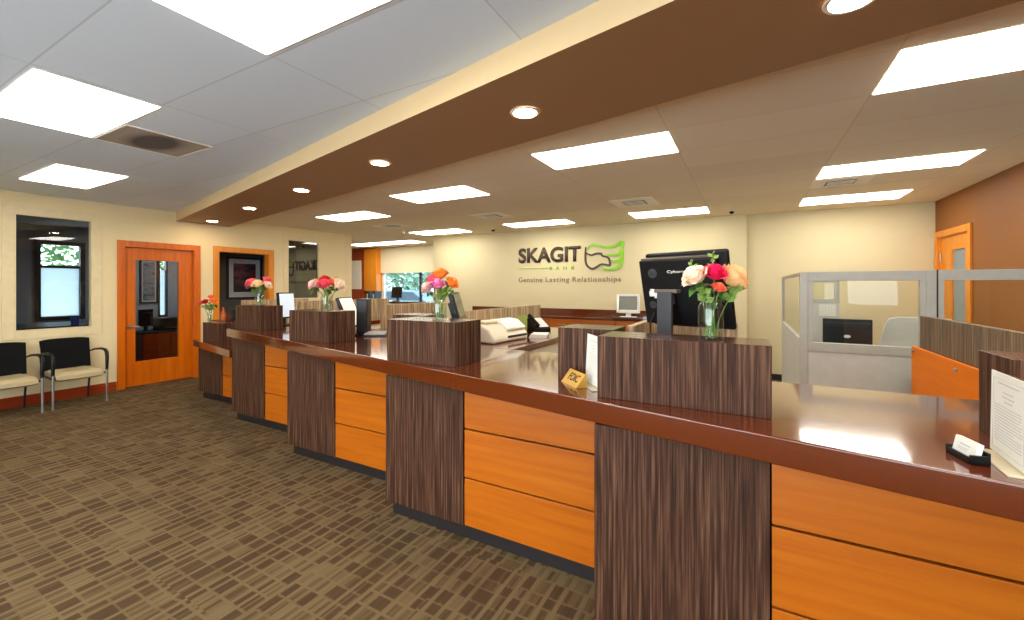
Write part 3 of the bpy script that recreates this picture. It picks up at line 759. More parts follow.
divider(-.575, 2.40, 2.875, WT, 1.326, 'striped divider left of the large black monitor')
b = MB(); b.box(0, .5, -.02, .02, 0, .276)
tag(b.build('privacy_divider', 'zebra_light', None, loc=(-.55, 2.897, WT), bevel=.002), 'striped divider panel directly behind the large black monitor', 'divider', 'laminate dividers between teller stations')
r, d = return_desk(3, 2.92, 'short return desk behind the large black monitor', w=.56)
divider(-6.9, 3.75, 4.9, .0, 1.33, 'striped divider by the red bottles at the far left end')
# orange sided return desk at right
r = thing('return_desk', 'return desk with an orange bolted side board at right', 'desk', (1.2, 2.325, 0), group='teller return desks')
b = MB(); b.box(.012, .62, .02, 2.38, .08, WT - .01); b.build('cabinet_body', 'beigeplastic', r)
b = MB(); b.box(.03, .6, .04, 2.34, 0, .08); b.build('toe_kick', 'toe', r)
b = MB(); b.box(.012, .64, 0, 2.38, WT - .01, WT); b.build('desk_top', 'worktop', r, bevel=.003)
sb = MB(); sb.box(-.012, .012, .32, 2.36, .12, WT + .006); sb = sb.build('side_board', 'wood_side', r, bevel=.003)
for y, z in ((2.30, 1.02), (1.487, 1.008)):
    b = MB(); b.cyl((-.018, y, z), .011, .012, 'x', 16); b.cyl((-.026, y, z), .006, .008, 'x', 12); b.build('bolt', 'silver', sb)
divider(1.245, 2.35, 4.62, WT, 1.31, 'striped divider above the orange side board at right', 'zebra_mid')

# ------------------------------------------------------------------ flowers
def petal_mesh(name, seed, open_=1.0):
    """unit rose bloom, radius about 1, base at z=-0.75"""
    rnd = random.Random(seed); mb = MB()
    layers = [(3, .20, .95, .08), (4, .40, .90, .22), (5, .64, .74, .42), (5, .88, .52, .62), (6, 1.05, .22, .7)]
    for li, (n, rad, ht, curl) in enumerate(layers):
        for k in range(n):
            a0 = 2 * PI * k / n + li * .7 + rnd.uniform(-.12, .12); half = PI / n * 1.35
            g = []
            for i in range(6):
                t = i / 5; row = []
                for j in range(7):
                    s = j / 6 * 2 - 1
                    wd = half * (.35 + .65 * math.sin(min(1, t * 1.25) * PI / 2)) * (1 - .35 * max(0, t - .7) / .3 * s * s)
                    a = a0 + s * wd
                    rr = rad * (.18 + .82 * math.sin(t * PI * .5) ** .8) * open_ + curl * max(0, t - .6) ** 2 * 2.0 - .05 * (1 - s * s) * t + .03 * s
                    z = -.75 + (ht + .75) * t - curl * max(0, t - .65) ** 2 * 2.2 - .12 * s * s * t + rnd.uniform(-.015, .015)
                    row.append(mb.bm.verts.new((rr * math.cos(a), rr * math.sin(a), z)))
                g.append(row)
            for i in range(5):
                for j in range(6): mb.bm.faces.new((g[i][j], g[i][j + 1], g[i + 1][j + 1], g[i + 1][j]))
    mb.lathe([(0, -.72), (.2, -.5), (.3, 0), (.22, .6), (0, .78)], seg=10)
    for f in mb.bm.faces: f.smooth = True
    me = bpy.data.meshes.new(name); mb.bm.to_mesh(me); mb.bm.free(); return me
BLOOMS = [petal_mesh('bloom', 1, 1.0), petal_mesh('bloom', 5, .92)]
BMESH = {}
def bloom_mesh(i, mat):
    if (i, mat) not in BMESH:
        me = BLOOMS[i].copy(); me.name = 'bloom'; me.materials.append(M[mat]); BMESH[(i, mat)] = me
    return BMESH[(i, mat)]
mb = MB()
g = []
for i in range(9):
    t = i / 8; wv = .34 * math.sin(PI * t ** .8) * (1 - .15 * t) + .005; z = .18 * math.sin(PI * t) - .15 * t * t
    g.append([mb.bm.verts.new((t, s * wv, z + abs(s) * wv * .35)) for s in (-1, 0, 1)])
for i in range(8):
    for j in range(2): mb.bm.faces.new((g[i][j], g[i + 1][j], g[i + 1][j + 1], g[i][j + 1]))
for f in mb.bm.faces: f.smooth = True
LEAF = bpy.data.meshes.new('leaf'); mb.bm.to_mesh(LEAF); mb.bm.free(); LEAF.materials.append(M['leaf'])
RV = Vector((math.cos(math.radians(29)), math.sin(math.radians(29)), 0))

def rose(base, top, rad, mat, label, group, leaves=2, seed=0):
    rnd = random.Random(seed * 13 + 5)
    base, top = Vector(base), Vector(top)
    r = thing('cut_rose', label, 'flower', base, 0, group)
    d = top - base; out = Vector((d.x, d.y, 0))
    end = d - Vector((0, 0, rad * .7))
    pts = [Vector((0, 0, 0)), Vector((out.x * .22, out.y * .22, d.z * .35)), Vector((out.x * .55, out.y * .55, d.z * .68)), end]
    mb = MB(); mb.tube(pts, [.0035, .0035, .003, .003], 8); mb.build('stem', 'stem', r, smooth=True)
    o = bpy.data.objects.new('bloom', bloom_mesh(seed % 2, mat)); COL.objects.link(o); o.parent = r
    o.location = d; o.scale = (rad, rad, rad * .92)
    ax = Vector((-out.y, out.x, 0))
    o.rotation_mode = 'QUATERNION'
    tilt = min(.9, out.length / max(.05, d.z) * 1.6)
    from mathutils import Quaternion
    o.rotation_quaternion = Quaternion(ax.normalized() if ax.length > 1e-4 else Vector((1, 0, 0)), tilt + .15) @ Quaternion((0, 0, 1), rnd.uniform(0, 6))
    for k in range(leaves):
        l = bpy.data.objects.new('leaf', LEAF); COL.objects.link(l); l.parent = r
        l.location = pts[2].lerp(end, .15 + .5 * k / max(1, leaves)); s = rad * rnd.uniform(1.2, 1.7)
        l.scale = (s, s, s); l.rotation_euler = (rnd.uniform(-.3, .3), rnd.uniform(-.5, .5), rnd.uniform(0, 6.28))
    return r

def sprig(base, top, label, group, seed=0, size=.018, mat='leaf_pale', n=12):
    rnd = random.Random(seed); base, top = Vector(base), Vector(top)
    r = thing('green_sprig', label, 'greenery', base, 0, group); d = top - base
    mb = MB(); P = [Vector((0, 0, 0)), Vector((d.x * .25, d.y * .25, d.z * .4)), Vector((d.x * .6, d.y * .6, d.z * .72)), d]
    mb.tube(P, [.0025, .0022, .0018, .0012], 6); mb.build('stem', 'stem', r, smooth=True)
    mb = MB()
    for k in range(n):
        t = .62 + .38 * k / (n - 1); p = P[2].lerp(d, (t - .62) / .38) if True else d
        a = k * 2.4 + rnd.uniform(-.3, .3); u = Vector((math.cos(a), math.sin(a), .7)).normalized() * size * rnd.uniform(.8, 1.25); v = u.orthogonal().normalized() * size * .42
        q = [p, p + u * .5 + v, p + u, p + u * .5 - v]
        mb.bm.faces.new([mb.bm.verts.new(x) for x in q])
    mb.build('leaves', mat, r, recalc=False)
    return r

def vase(loc, R_, h, label, neck=.82, water=.55):
    r = thing('glass_vase', label, 'vase', loc, 0, 'glass vases of flowers on the counter')
    mb = MB()
    prof = [(0, 0), (R_ * .92, 0), (R_, .01), (R_, h * .7), (R_ * .97, h * .78), (R_ * neck, h * .86), (R_ * neck, h), (R_ * neck - .004, h), (R_ * neck - .004, h * .87), (R_ - .006, h * .76), (R_ - .005, .014), (R_ * .9, .008), (0, .008)]
    mb.lathe(prof, seg=28); mb.build('jar', 'jar', r, smooth=True)
    mb = MB(); mb.lathe([(0, .0085), (R_ * .88, .0095), (R_ - .0065, .016), (R_ - .0065, h * water), (0, h * water)], seg=28); mb.build('water', 'water', r, smooth=True)
    for zz in ((h * .91), (h * .95)):
        mb = MB(); n = 28
        mb.tube([(math.cos(2 * PI * i / n) * R_ * neck, math.sin(2 * PI * i / n) * R_ * neck, zz) for i in range(n + 1)], .0022, 6, caps=False); mb.build('rim_thread', 'jar', r, smooth=True)
    return r

def bouquet(loc, zf, group, items, depth_seed=1, jar_r=.045, jar_h=.17, sprigs=()):
    """items: (right offset m, height of bloom, depth offset, radius, material, label)"""
    base = Vector(loc); FV = Vector((-RV.y, RV.x, 0))
    for i, (off, z, dep, rad, mat, lab) in enumerate(items):
        a = 2 * PI * i / len(items) + 1.0
        bp = base + Vector((math.cos(a) * jar_r * .45, math.sin(a) * jar_r * .45, .014))
        tp = Vector((base.x, base.y, 0)) + RV * off + FV * dep; tp.z = z
        rose(bp, tp, rad, mat, lab, group, 3, i + depth_seed)
    for i, (off, z, dep, lab, size) in enumerate(sprigs):
        bp = base + Vector((math.cos(i * 2 + .4) * jar_r * .3, math.sin(i * 2 + .4) * jar_r * .3, .014))
        tp = Vector((base.x, base.y, 0)) + RV * off + FV * dep; tp.z = z
        sprig(bp, tp, lab, group, i + depth_seed, size)

VE = (-.135, 1.955, RT)
vase(VE, .05, .178, 'clear mason jar vase on the nearest wide riser')
bouquet(VE, 0, 'flowers in the nearest jar', [
    (-.072, 1.592, -.01, 0.052, 'r_white', 'white rose with peach edges, left in the nearest jar'),
    (.003, 1.606, -.03, .043, 'r_magenta', 'magenta rose at the centre of the nearest jar'),
    (.098, 1.588, .0, .058, 'r_peach', 'orange peach rose at the right of the nearest jar'),
    (.008, 1.545, -.055, .026, 'r_coral', 'small peach bud low at the front of the nearest jar'),
    (-.02, 1.60, .05, .03, 'r_orange', 'orange rose half hidden behind the white one in the nearest jar')],
    11, .05, sprigs=[(.01, 1.69, 0, 'tall pale green sprig standing above the magenta rose', .026), (-.07, 1.655, .03, 'short green sprig above the white rose', .022),
                     (-.05, 1.535, -.04, 'round green leaves left under the white rose', .04), (.09, 1.54, -.03, 'dark leaves under the orange peach rose', .04)])
VD = (-1.795, 2.24, RT)
vase(VD, .05, .15, 'clear jar vase on the riser beside the gold FDIC sign')
bouquet(VD, 0, 'flowers in the second nearest jar', [
    (0.0, 1.633, .03, .05, 'r_orange', 'big orange flower on top in the second jar'),
    (.085, 1.572, .01, .046, 'r_orange', 'orange flower at the right in the second jar'),
    (-.05, 1.60, .05, .042, 'r_pink', 'deep pink flower behind the lilac one in the second jar'),
    (-.005, 1.563, -.04, .046, 'r_lilac', 'lilac pink flower at the front in the second jar'),
    (-.078, 1.54, -.02, .045, 'r_pale', 'pale pink flower at the left in the second jar')], 23,
    sprigs=[(.05, 1.53, -.04, 'green leaves under the right orange flower in the second jar', .04), (.02, 1.50, -.06, 'green leaves low over the rim of the second jar', .04)])
VC = (-3.46, 2.65, RT)
vase(VC, .055, .16, 'clear jar vase on the riser left of the black computer tower')
bouquet(VC, 0, 'flowers in the third jar', [
    (-.115, 1.562, -.02, .058, 'r_pale', 'pale pink flower at the left in the third jar'),
    (-.04, 1.615, .04, .045, 'r_red', 'red pink flower on top in the third jar'),
    (-.005, 1.572, -.05, .058, 'r_pink', 'pink flower at the centre in the third jar'),
    (.055, 1.585, .02, .045, 'r_coral', 'coral flower right of centre in the third jar'),
    (.125, 1.565, -.01, .062, 'r_white', 'large pale peach flower at the right in the third jar')], 31,
    sprigs=[(.07, 1.63, .04, 'small green sprig above the third jar', .02), (.04, 1.5, -.05, 'green leaves over the rim of the third jar', .045)])
VB = (-4.84, 2.83, RT)
vase(VB, .05, .15, 'clear jar vase on the far riser in front of the framed picture')
bouquet(VB, 0, 'flowers in the fourth jar', [
    (-.105, 1.578, 0, .065, 'r_pink', 'big pink rose at the left in the fourth jar'),
    (-.01, 1.575, -.03, .056, 'r_cream', 'cream rose at the centre in the fourth jar'),
    (.065, 1.62, .03, .05, 'r_pink', 'pink rose upper right in the fourth jar'),
    (.105, 1.565, -.02, .045, 'r_white', 'pale rose lower right in the fourth jar')], 43,
    sprigs=[(.05, 1.52, -.04, 'green leaves over the rim of the fourth jar', .04), (-.05, 1.5, -.04, 'green leaves left under the pink rose in the fourth jar', .04)])
VA = (-6.52, 3.125, 1.05)
vase(VA, .035, .14, 'small clear vase of mixed red flowers at the far left end')
bouquet(VA, 0, 'flowers in the far left vase', [
    (-.06, 1.335, -.01, .042, 'r_red', 'red flower in the far left vase'),
    (.05, 1.345, .0, .05, 'r_orange', 'orange flower in the far left vase'),
    (-.01, 1.40, .03, .038, 'r_coral', 'coral flower on top of the far left vase'),
    (-.13, 1.32, .0, .03, 'r_pink', 'small pink flower at the left of the far left vase')], 55, .035,
    sprigs=[(.04, 1.26, -.04, 'dark green leaves low in the far left vase', .06), (.0, 1.27, -.03, 'green leaves at the centre of the far left vase', .06)])

# bottles and speaker by the far left vase
def bottle(loc, mat, label, h=.14, r_=.03):
    r = thing('bottle', label, 'bottle', loc, 0, 'bottles on the low riser')
    mb = MB(); mb.lathe([(0, 0), (r_, 0), (r_, h * .55), (r_ * .4, h * .75), (r_ * .4, h * .92), (0, h * .92)], seg=16); mb.build('bottle_body', mat, r, smooth=True)
    mb = MB(); mb.cyl((0, 0, h * .96), r_ * .45, h * .08, 'z', 16); mb.build('cap', mat, r)
bottle((-6.83, 3.45, 1.05), 'red', 'tall red bottle behind the far left vase', .19, .04)
bottle((-6.72, 3.40, 1.05), 'amber', 'amber bottle right of the tall red one', .14, .035)
bottle((-6.68, 3.49, 1.05), 'red', 'short red bottle beside the black speaker', .11, .04)
r = thing('desk_speaker', 'small black speaker right of the red bottles at far left', 'speaker', (-6.56, 3.47, 1.05))
b = MB(); b.box(-.045, .045, -.05, .05, 0, .17); b.build('speaker_body', 'black', r, bevel=.012)
b = MB(); b.cyl((0, -.051, .06), .03, .006, 'y'); b.build('speaker_cone', 'charcoal', r)

# ------------------------------------------------------------------ counter items
# FDIC sign : slanted gold plate on a wedge
ang = math.atan2(-.14, .15)
r = thing('desk_sign', 'gold FDIC plate leaning back on the worktop', 'sign', (-.795, 2.02, WT), ang)
L_, hh, dp = .172, .085, .06
b = MB(); b.extrude_poly([(-L_ / 2, 0, 0), (-L_ / 2, dp, .0), (-L_ / 2, dp, hh * .72), (-L_ / 2, dp * .9, hh * .78)], (L_, 0, 0)); b.build('sign_block', 'brass', r, bevel=.002)
def text_mesh(body, name, mat, parent, width=None, height=None, depth=.004, bold=0.0, M4=None, loc=None, spacing=1.0):
    cu = bpy.data.curves.new(name, 'FONT'); cu.body = body; cu.size = 1; cu.align_x = 'LEFT'; cu.extrude = 0; cu.offset = bold; cu.space_character = spacing
    ob = bpy.data.objects.new(name, cu); COL.objects.link(ob)
    dg = bpy.context.evaluated_depsgraph_get(); dg.update()
    me = bpy.data.meshes.new_from_object(ob.evaluated_get(dg)); me.name = name
    bpy.data.objects.remove(ob); bpy.data.curves.remove(cu)
    xs = [v.co.x for v in me.vertices]; ys = [v.co.y for v in me.vertices]
    x0, x1, y0, y1 = min(xs), max(xs), min(ys), max(ys)
    sx = width / (x1 - x0); sy = height / (y1 - y0) if height else sx
    bm = bmesh.new(); bm.from_mesh(me); bpy.data.meshes.remove(me)
    for v in bm.verts: v.co = Vector(((v.co.x - x0) * sx, (v.co.y - y0) * sy, 0))
    ret = bmesh.ops.extrude_face_region(bm, geom=bm.faces[:])
    for e in ret['geom']:
        if isinstance(e, bmesh.types.BMVert): e.co.z += depth
    if M4 is not None: bmesh.ops.transform(bm, verts=bm.verts, matrix=M4)
    mb = MB(); mb.bm.free(); mb.bm = bm
    o = mb.build(name, mat, parent, loc=loc or (0, 0, 0))
    return o
# plate face basis: bottom (y=0,z=0) -> top (y=dp*.9, z=hh*.78)
up = Vector((0, dp * .9, hh * .78)).normalized(); ex = Vector((1, 0, 0)); nn = ex.cross(up)
PL = Matrix((( ex.x, up.x, nn.x, -.045), (ex.y, up.y, nn.y, .018), (ex.z, up.z, nn.z, .021), (0, 0, 0, 1)))
text_mesh('FDIC', 'lettering', 'darkink', r, width=.105, height=.042, depth=.0015, bold=.02, M4=PL)

def sheet_stand(label, pa, pb, z0, h, lean, title=True):
    """acrylic stand with paper; pa->pb is the bottom edge seen left to right"""
    pa, pb = Vector((*pa, 0)), Vector((*pb, 0)); c = (pa + pb) / 2; wd = (pb - pa).length
    rz = math.atan2(pb.y - pa.y, pb.x - pa.x)
    r = thing('notice_stand', label, 'notice stand', (c.x, c.y, z0), rz, 'acrylic notice stands')
    RX = Matrix.Translation((0, 0, .006)) @ Matrix.Rotation(-lean, 4, 'X')
    def T(mb): bmesh.ops.transform(mb.bm, verts=mb.bm.verts, matrix=RX); return mb
    b = MB(); b.box(-wd / 2, wd / 2, .003, .006, 0, h); T(b).build('back_sheet', 'acrylic', r)
    b = MB(); b.box(-wd / 2, wd / 2, -.035, .05, 0, .005); b.build('foot', 'pale_acrylic', r, bevel=.001)
    b = MB(); b.box(-wd / 2 + .003, wd / 2 - .003, 0, .0025, .004, h - .003); p = T(b).build('paper_sheet', 'paper', r)
    b = MB(); rnd = random.Random(3)
    t = -.0008
    m_ = .02
    for (x0, x1, q0, q1) in ((-wd / 2 + m_, wd / 2 - m_, .02, .0208), (-wd / 2 + m_, wd / 2 - m_, h - .0208, h - .02), (-wd / 2 + m_, -wd / 2 + m_ + .0008, .02, h - .02), (wd / 2 - m_ - .0008, wd / 2 - m_, .02, h - .02)):
        b.box(x0, x1, t, 0, q0, q1)
    T(b).build('printed_border', 'ink', p)
    b = MB()
    for i, ww in enumerate((.55, .25, .3, .2)): b.box(-wd * ww / 2, wd * ww / 2, t, 0, h - .034 - i * .013 - (.01 if i else 0), h - .0305 - i * .013 - (.01 if i else 0))
    n = int((h - .13) / .0085)
    for i in range(n): b.box(-wd / 2 + .032, wd / 2 - .032 - (rnd.uniform(0, .08) if i % 5 == 4 else rnd.uniform(0, .008)), t, 0, .045 + i * .0085, .0472 + i * .0085)
    T(b).build('printed_text', 'ink', p)
    return r
sheet_stand('tall acrylic stand with a printed notice at the right edge of the counter', (.643, 1.832), (.630, 1.60), WT, .245, .015)
sheet_stand('acrylic stand with a white sheet between the FDIC sign and the near riser', (-.745, 2.135), (-.615, 1.965), WT, .25, .05)
# business card holder
r = thing('card_holder', 'black business card holder with white cards on the worktop', 'card holder', (.553, 1.715, WT), math.radians(-78))
b = MB(); b.box(-.052, .052, -.018, .026, 0, .006); b.box(-.052, .052, .02, .026, 0, .036); b.box(-.052, .052, -.018, -.012, 0, .018); b.box(-.052, -.044, -.018, .026, 0, .026); b.box(.044, .052, -.018, .026, 0, .026)
bmesh.ops.transform(b.bm, verts=b.bm.verts, matrix=Matrix.Identity(4)); b.build('holder', 'black', r, bevel=.001)
rt = thing('business_cards', 'stack of white business cards in the black holder', 'cards', (.553, 1.715, WT + .0065), math.radians(-78))
RX = Matrix.Rotation(-.22, 4, 'X')
b = MB(); b.box(-.0435, .0435, -.0085, .006, 0, .05); bmesh.ops.transform(b.bm, verts=b.bm.verts, matrix=RX); b.build('card_stack', 'paper', rt)
b = MB(); b.box(-.02, .02, -.0092, -.0085, .03, .034); b.box(-.024, .014, -.0092, -.0085, .022, .024); b.box(-.024, .01, -.0092, -.0085, .017, .019); bmesh.ops.transform(b.bm, verts=b.bm.verts, matrix=RX); b.build('print', 'ink', rt)

# large monitor behind the near riser (its back faces the viewer)
mr = math.radians(-20)
r = thing('teller_monitor', 'large black monitor showing its back behind the nearest jar of roses', 'monitor', (-.33, 2.48, WT), mr)
RX = Matrix.Translation((0, 0, .475)) @ Matrix.Rotation(.24, 4, 'X')
def T(mb): bmesh.ops.transform(mb.bm, verts=mb.bm.verts, matrix=RX); return mb
b = MB(); b.box(-.225, .205, 0, .05, -.2, .175); T(b).build('back_shell', 'black', r, bevel=.008)
b = MB(); b.box(-.21, .255, .05, .085, -.225, .205); T(b).build('bezel', 'black', r, bevel=.012)
b = MB(); b.box(-.2, .245, .085, .088, -.175, .19); T(b).build('screen', 'screen_black', r)
b = MB(); b.box(-.215, .2, .012, .05, .176, .184); T(b).build('top_vent', 'taupe', r)
for x, z, rr in ((-.145, .10, .028), (-.165, -.085, .022)):
    b = MB()
    for q in (1, .72, .44): b.lathe([(rr * q, 0), (rr * q * .86, .0025), (rr * q * .8, 0)], seg=24)
    b.cyl((0, 0, .0005), rr, .001, 'z', 24)
    bmesh.ops.transform(b.bm, verts=b.bm.verts, matrix=Matrix.Translation((x, -.001, z)) @ Matrix.Rotation(PI / 2, 4, 'X')); T(b).build('speaker_grille', 'grille', r)
b = MB(); b.box(-.18, -.125, -.0015, 0, -.035, -.005); b.box(-.172, -.145, -.0015, 0, -.004, .008); b.box(-.15, -.125, -.0015, 0, -.045, -.036); T(b).build('white_label', 'white', r)
o = text_mesh('Cybernet', 'brand_lettering', 'white', r, width=.13, height=.02, depth=.001, bold=.015, M4=RX @ Matrix.Translation((-.055, -.0012, .095)) @ Matrix.Rotation(PI / 2, 4, 'X'))
b = MB(); b.box(-.10, -.015, -.055, -.03, .012, .47); b.build('stand_column', 'grille', r, bevel=.004)
b = MB(); b.box(-.12, .015, -.05, .0, .462, .482); b.box(-.09, -.03, -.045, .02, .40, .48); b.build('stand_bracket', 'taupe', r, bevel=.004)
b = MB(); b.box(-.2, .06, -.1, .09, 0, .014); b.build('stand_base', 'black', r, bevel=.005)
b = MB(); b.tube([(-.14, -.01, .35), (-.15, -.04, .29), (-.14, -.05, .2), (-.15, -.03, .05)], .004); b.build('cable', 'black', r, smooth=True)

# other teller monitors (screens turned to the right)
def side_monitor(label, loc, rz, w, h, screen, tilt, lift): return lcd('teller_monitor', label, loc, rz, w, h, screen, tilt=tilt, lift=lift)
side_monitor('black tilted monitor seen edge on right of the orange and lilac flowers', (-1.945, 2.70, WT), math.radians(118), .36, .34, 'screen_black', .28, .12)
side_monitor('tilted monitor with cream screen right of the pale pink flowers', (-3.66, 3.10, WT), math.radians(116), .32, .34, 'screen_lit', .42, .06)
side_monitor('monitor with pale blue screen right of the pink and cream roses', (-5.15, 3.36, WT), math.radians(103), .26, .33, 'screen_blue', .10, .09)
# computer tower, keyboard, clutter
r = thing('computer_tower', 'slim black computer tower left of the grey keyboard', 'computer', (-3.47, 3.10, WT), math.radians(35))
b = MB(); b.box(-.055, .055, -.09, .09, .015, .37); b.build('case', 'black', r, bevel=.008)
b = MB(); b.box(-.05, .05, -.096, -.09, .03, .35); b.build('front_bezel', 'charcoal', r, bevel=.003)
b = MB(); b.box(-.075, .075, -.11, .11, 0, .015); b.build('foot', 'black', r, bevel=.004)
r = thing('keyboard', 'grey keyboard right of the slim black computer tower', 'keyboard', (-3.30, 3.10, WT), math.radians(38))
b = MB(); b.extrude_poly([(-.11, -.1, 0), (-.11, .12, 0), (-.11, .12, .03), (-.11, -.1, .014)], (.22, 0, 0)); b.build('keyboard_body', 'charcoal', r, bevel=.003)
b = MB()
for i in range(10):
    for j in range(5):
        x = -.1 + i * .02; y = -.08 + j * .034; z = .016 + (y + .1) / .22 * .016
        b.box(x + .001, x + .0185, y, y + .03, z - .004, z + .008)
b.build('keys', 'keyboard', r)
for (x, y, w_, d_, h_, a, m_, lab) in ((-3.4, 3.62, .3, .2, .03, .3, 'clutter', 'flat brown paper tray behind the keyboard'), (-4.70, 3.42, .16, .1, .07, .5, 'black', None)):
    if lab:
        r = thing('paper_tray', lab, 'tray', (x, y, WT), a)
        b = MB(); b.box(-w_ / 2, w_ / 2, -d_ / 2, d_ / 2, 0, .006); b.box(-w_ / 2, w_ / 2, -d_ / 2, -d_ / 2 + .006, 0, h_); b.box(-w_ / 2, -w_ / 2 + .006, -d_ / 2, d_ / 2, 0, h_); b.box(w_ / 2 - .006, w_ / 2, -d_ / 2, d_ / 2, 0, h_); b.build('tray', m_, r, bevel=.002)
        b = MB(); b.box(-w_ / 2 + .02, w_ / 2 - .03, -d_ / 2 + .012, d_ / 2 - .01, .006, .022); b.build('papers', 'amber', r)

def phone(label, loc, rz, s=1.0):
    r = thing('desk_phone', label, 'phone', loc, rz)
    b = MB(); b.extrude_poly([(-.1 * s, -.1 * s, 0), (-.1 * s, .1 * s, 0), (-.1 * s, .1 * s, .13 * s), (-.1 * s, .07 * s, .135 * s), (-.1 * s, -.1 * s, .03 * s)], (.2 * s, 0, 0)); b.build('phone_base', 'black', r, bevel=.005)
    sl = math.atan2(.105, .17); RXp = Matrix.Translation((0, -.015 * s, .085 * s)) @ Matrix.Rotation(sl, 4, 'X')
    b = MB(); b.tube([(-.07 * s, -.09 * s, .03 * s), (-.07 * s, -.06 * s, .035 * s), (-.07 * s, 0, .04 * s), (-.07 * s, .06 * s, .035 * s), (-.07 * s, .09 * s, .03 * s)], [.022 * s, .02 * s, .014 * s, .02 * s, .022 * s]); bmesh.ops.transform(b.bm, verts=b.bm.verts, matrix=RXp); b.build('handset', 'black', r, smooth=True)
    b = MB(); b.box(-.03 * s, .085 * s, -.08 * s, .08 * s, 0, .006 * s); bmesh.ops.transform(b.bm, verts=b.bm.verts, matrix=RXp); b.build('key_plate', 'white', r, bevel=.002)
    return r
phone('black desk phone with white face at the far end of the return desk', (-2.06, 4.30, WT), math.radians(62), 1.08)
phone('small black phone between the two far risers', (-4.66, 3.35, WT), math.radians(20), .75)
b = MB(); b.box(-.06, .06, -.012, .012, 0, .19); M['limebook'] = plain('lime_green_card', (150, 164, 84), .6)
tag(b.build('green_folder', 'limebook', None, loc=(-2.10, 4.0, WT), bevel=.002, rz=math.radians(50)), 'small upright green folder between printer and phone', 'folder')
# ivory printer / adding machine
r = thing('receipt_printer', 'ivory receipt printer on the return desk left of the phone', 'printer', (-2.01, 3.44, WT), math.radians(84))
b = MB(); b.extrude_poly([(-.33, -.15, 0), (-.33, .14, 0), (-.33, .14, .15), (-.33, .02, .17), (-.33, -.10, .12), (-.33, -.15, .05)], (.54, 0, 0)); b.build('printer_body', 'beigeplastic', r, bevel=.02)
b = MB(); b.extrude_poly([(-.1, -.13, .09), (-.1, .08, .15), (-.1, .06, .195), (-.1, -.05, .185), (-.1, -.14, .12)], (.29, 0, 0)); b.build('printer_lid', 'white', r, bevel=.012)
b = MB(); b.box(-.12, .19, -.152, -.12, .035, .055); b.build('paper_slot', 'charcoal', r)
b = MB(); b.box(-.3, .02, -.02, .08, .165, .19); b.build('top_cover', 'beigeplastic', r, bevel=.01)
r = thing('paper_stack', 'small stack of white forms on the return desk before the phone', 'papers', (-1.80, 3.80, WT), .3)
for i, z in enumerate((0, .012, .024)):
    b = MB(); b.box(-.085 + i * .008, .085 + i * .004, -.11, .11 - i * .012, z, z + .011); b.build('form_pad', 'paper', r, bevel=.001)

# ------------------------------------------------------------------ back counter under the sign
r = thing('back_counter', 'orange fronted counter with dark top along the back wall', 'counter', (-3.4, YB, 0))
x0, x1 = -2.22, 2.73
b = MB(); b.box(x0, x1, -.62, -.002, .925, .965); b.build('counter_top', 'worktop', r, bevel=.004)
b = MB(); b.box(x0, x1, -.022, -.003, .965, 1.085); b.build('backsplash', 'worktop', r, bevel=.002)
b = MB(); b.box(x0 + .02, x1 - .02, -.58, -.002, .1, .925); b.build('cabinet_body', 'toe', r)
b = MB(); b.box(x0 + .05, x1 - .05, -.52, -.01, 0, .1); b.build('toe_kick', 'toe', r)
n = 7; wv = (x1 - x0 - .04) / n
for i in range(n):
    a = x0 + .02 + i * wv
    b = MB(); b.box(a + .003, a + wv - .003, -.60, -.58, .70, .918); dr = b.build('drawer', 'wood_h', r, bevel=.002)
    b = MB(); b.tube([(a + wv * .4, -.60, .81), (a + wv * .4, -.625, .81), (a + wv * .6, -.625, .81), (a + wv * .6, -.60, .81)], .005, 8); b.build('handle', 'silver', dr, smooth=True)
    b = MB(); b.box(a + .003, a + wv - .003, -.60, -.58, .11, .694); dr = b.build('cabinet_door', 'wood_h', r, bevel=.002)
    b = MB(); b.tube([(a + wv * .85, -.60, .5), (a + wv * .85, -.625, .5), (a + wv * .85, -.625, .62), (a + wv * .85, -.60, .62)], .005, 8); b.build('handle', 'silver', dr, smooth=True)
r = thing('small_display', 'small ivory monitor with grey screen on the back counter', 'monitor', (-1.93, 7.92, .965), 0.12)
b = wall_with_holes_y(-.03, .0, -.21, .21, .09, .43, [(-.165, .165, .145, .395)]); b.build('bezel', 'white', r, bevel=.006)
b = MB(); b.box(-.165, .165, -.012, -.006, .145, .395); b.build('screen', 'greyscreen', r)
b = MB(); b.box(-.19, .19, 0, .07, .1, .42); b.build('housing', 'white', r, bevel=.02)
b = MB(); b.box(-.045, .045, -.0, .05, .02, .11); b.box(-.15, .15, -.1, .1, 0, .022); b.build('stand', 'white', r, bevel=.006)
b = MB(); b.box(-.26, .26, -.07, .07, 0, .02)
tag(b.build('cash_tray', 'charcoal', None, loc=(-1.90, 7.72, .965), bevel=.004), 'flat dark tray in front of the small ivory monitor', 'tray')

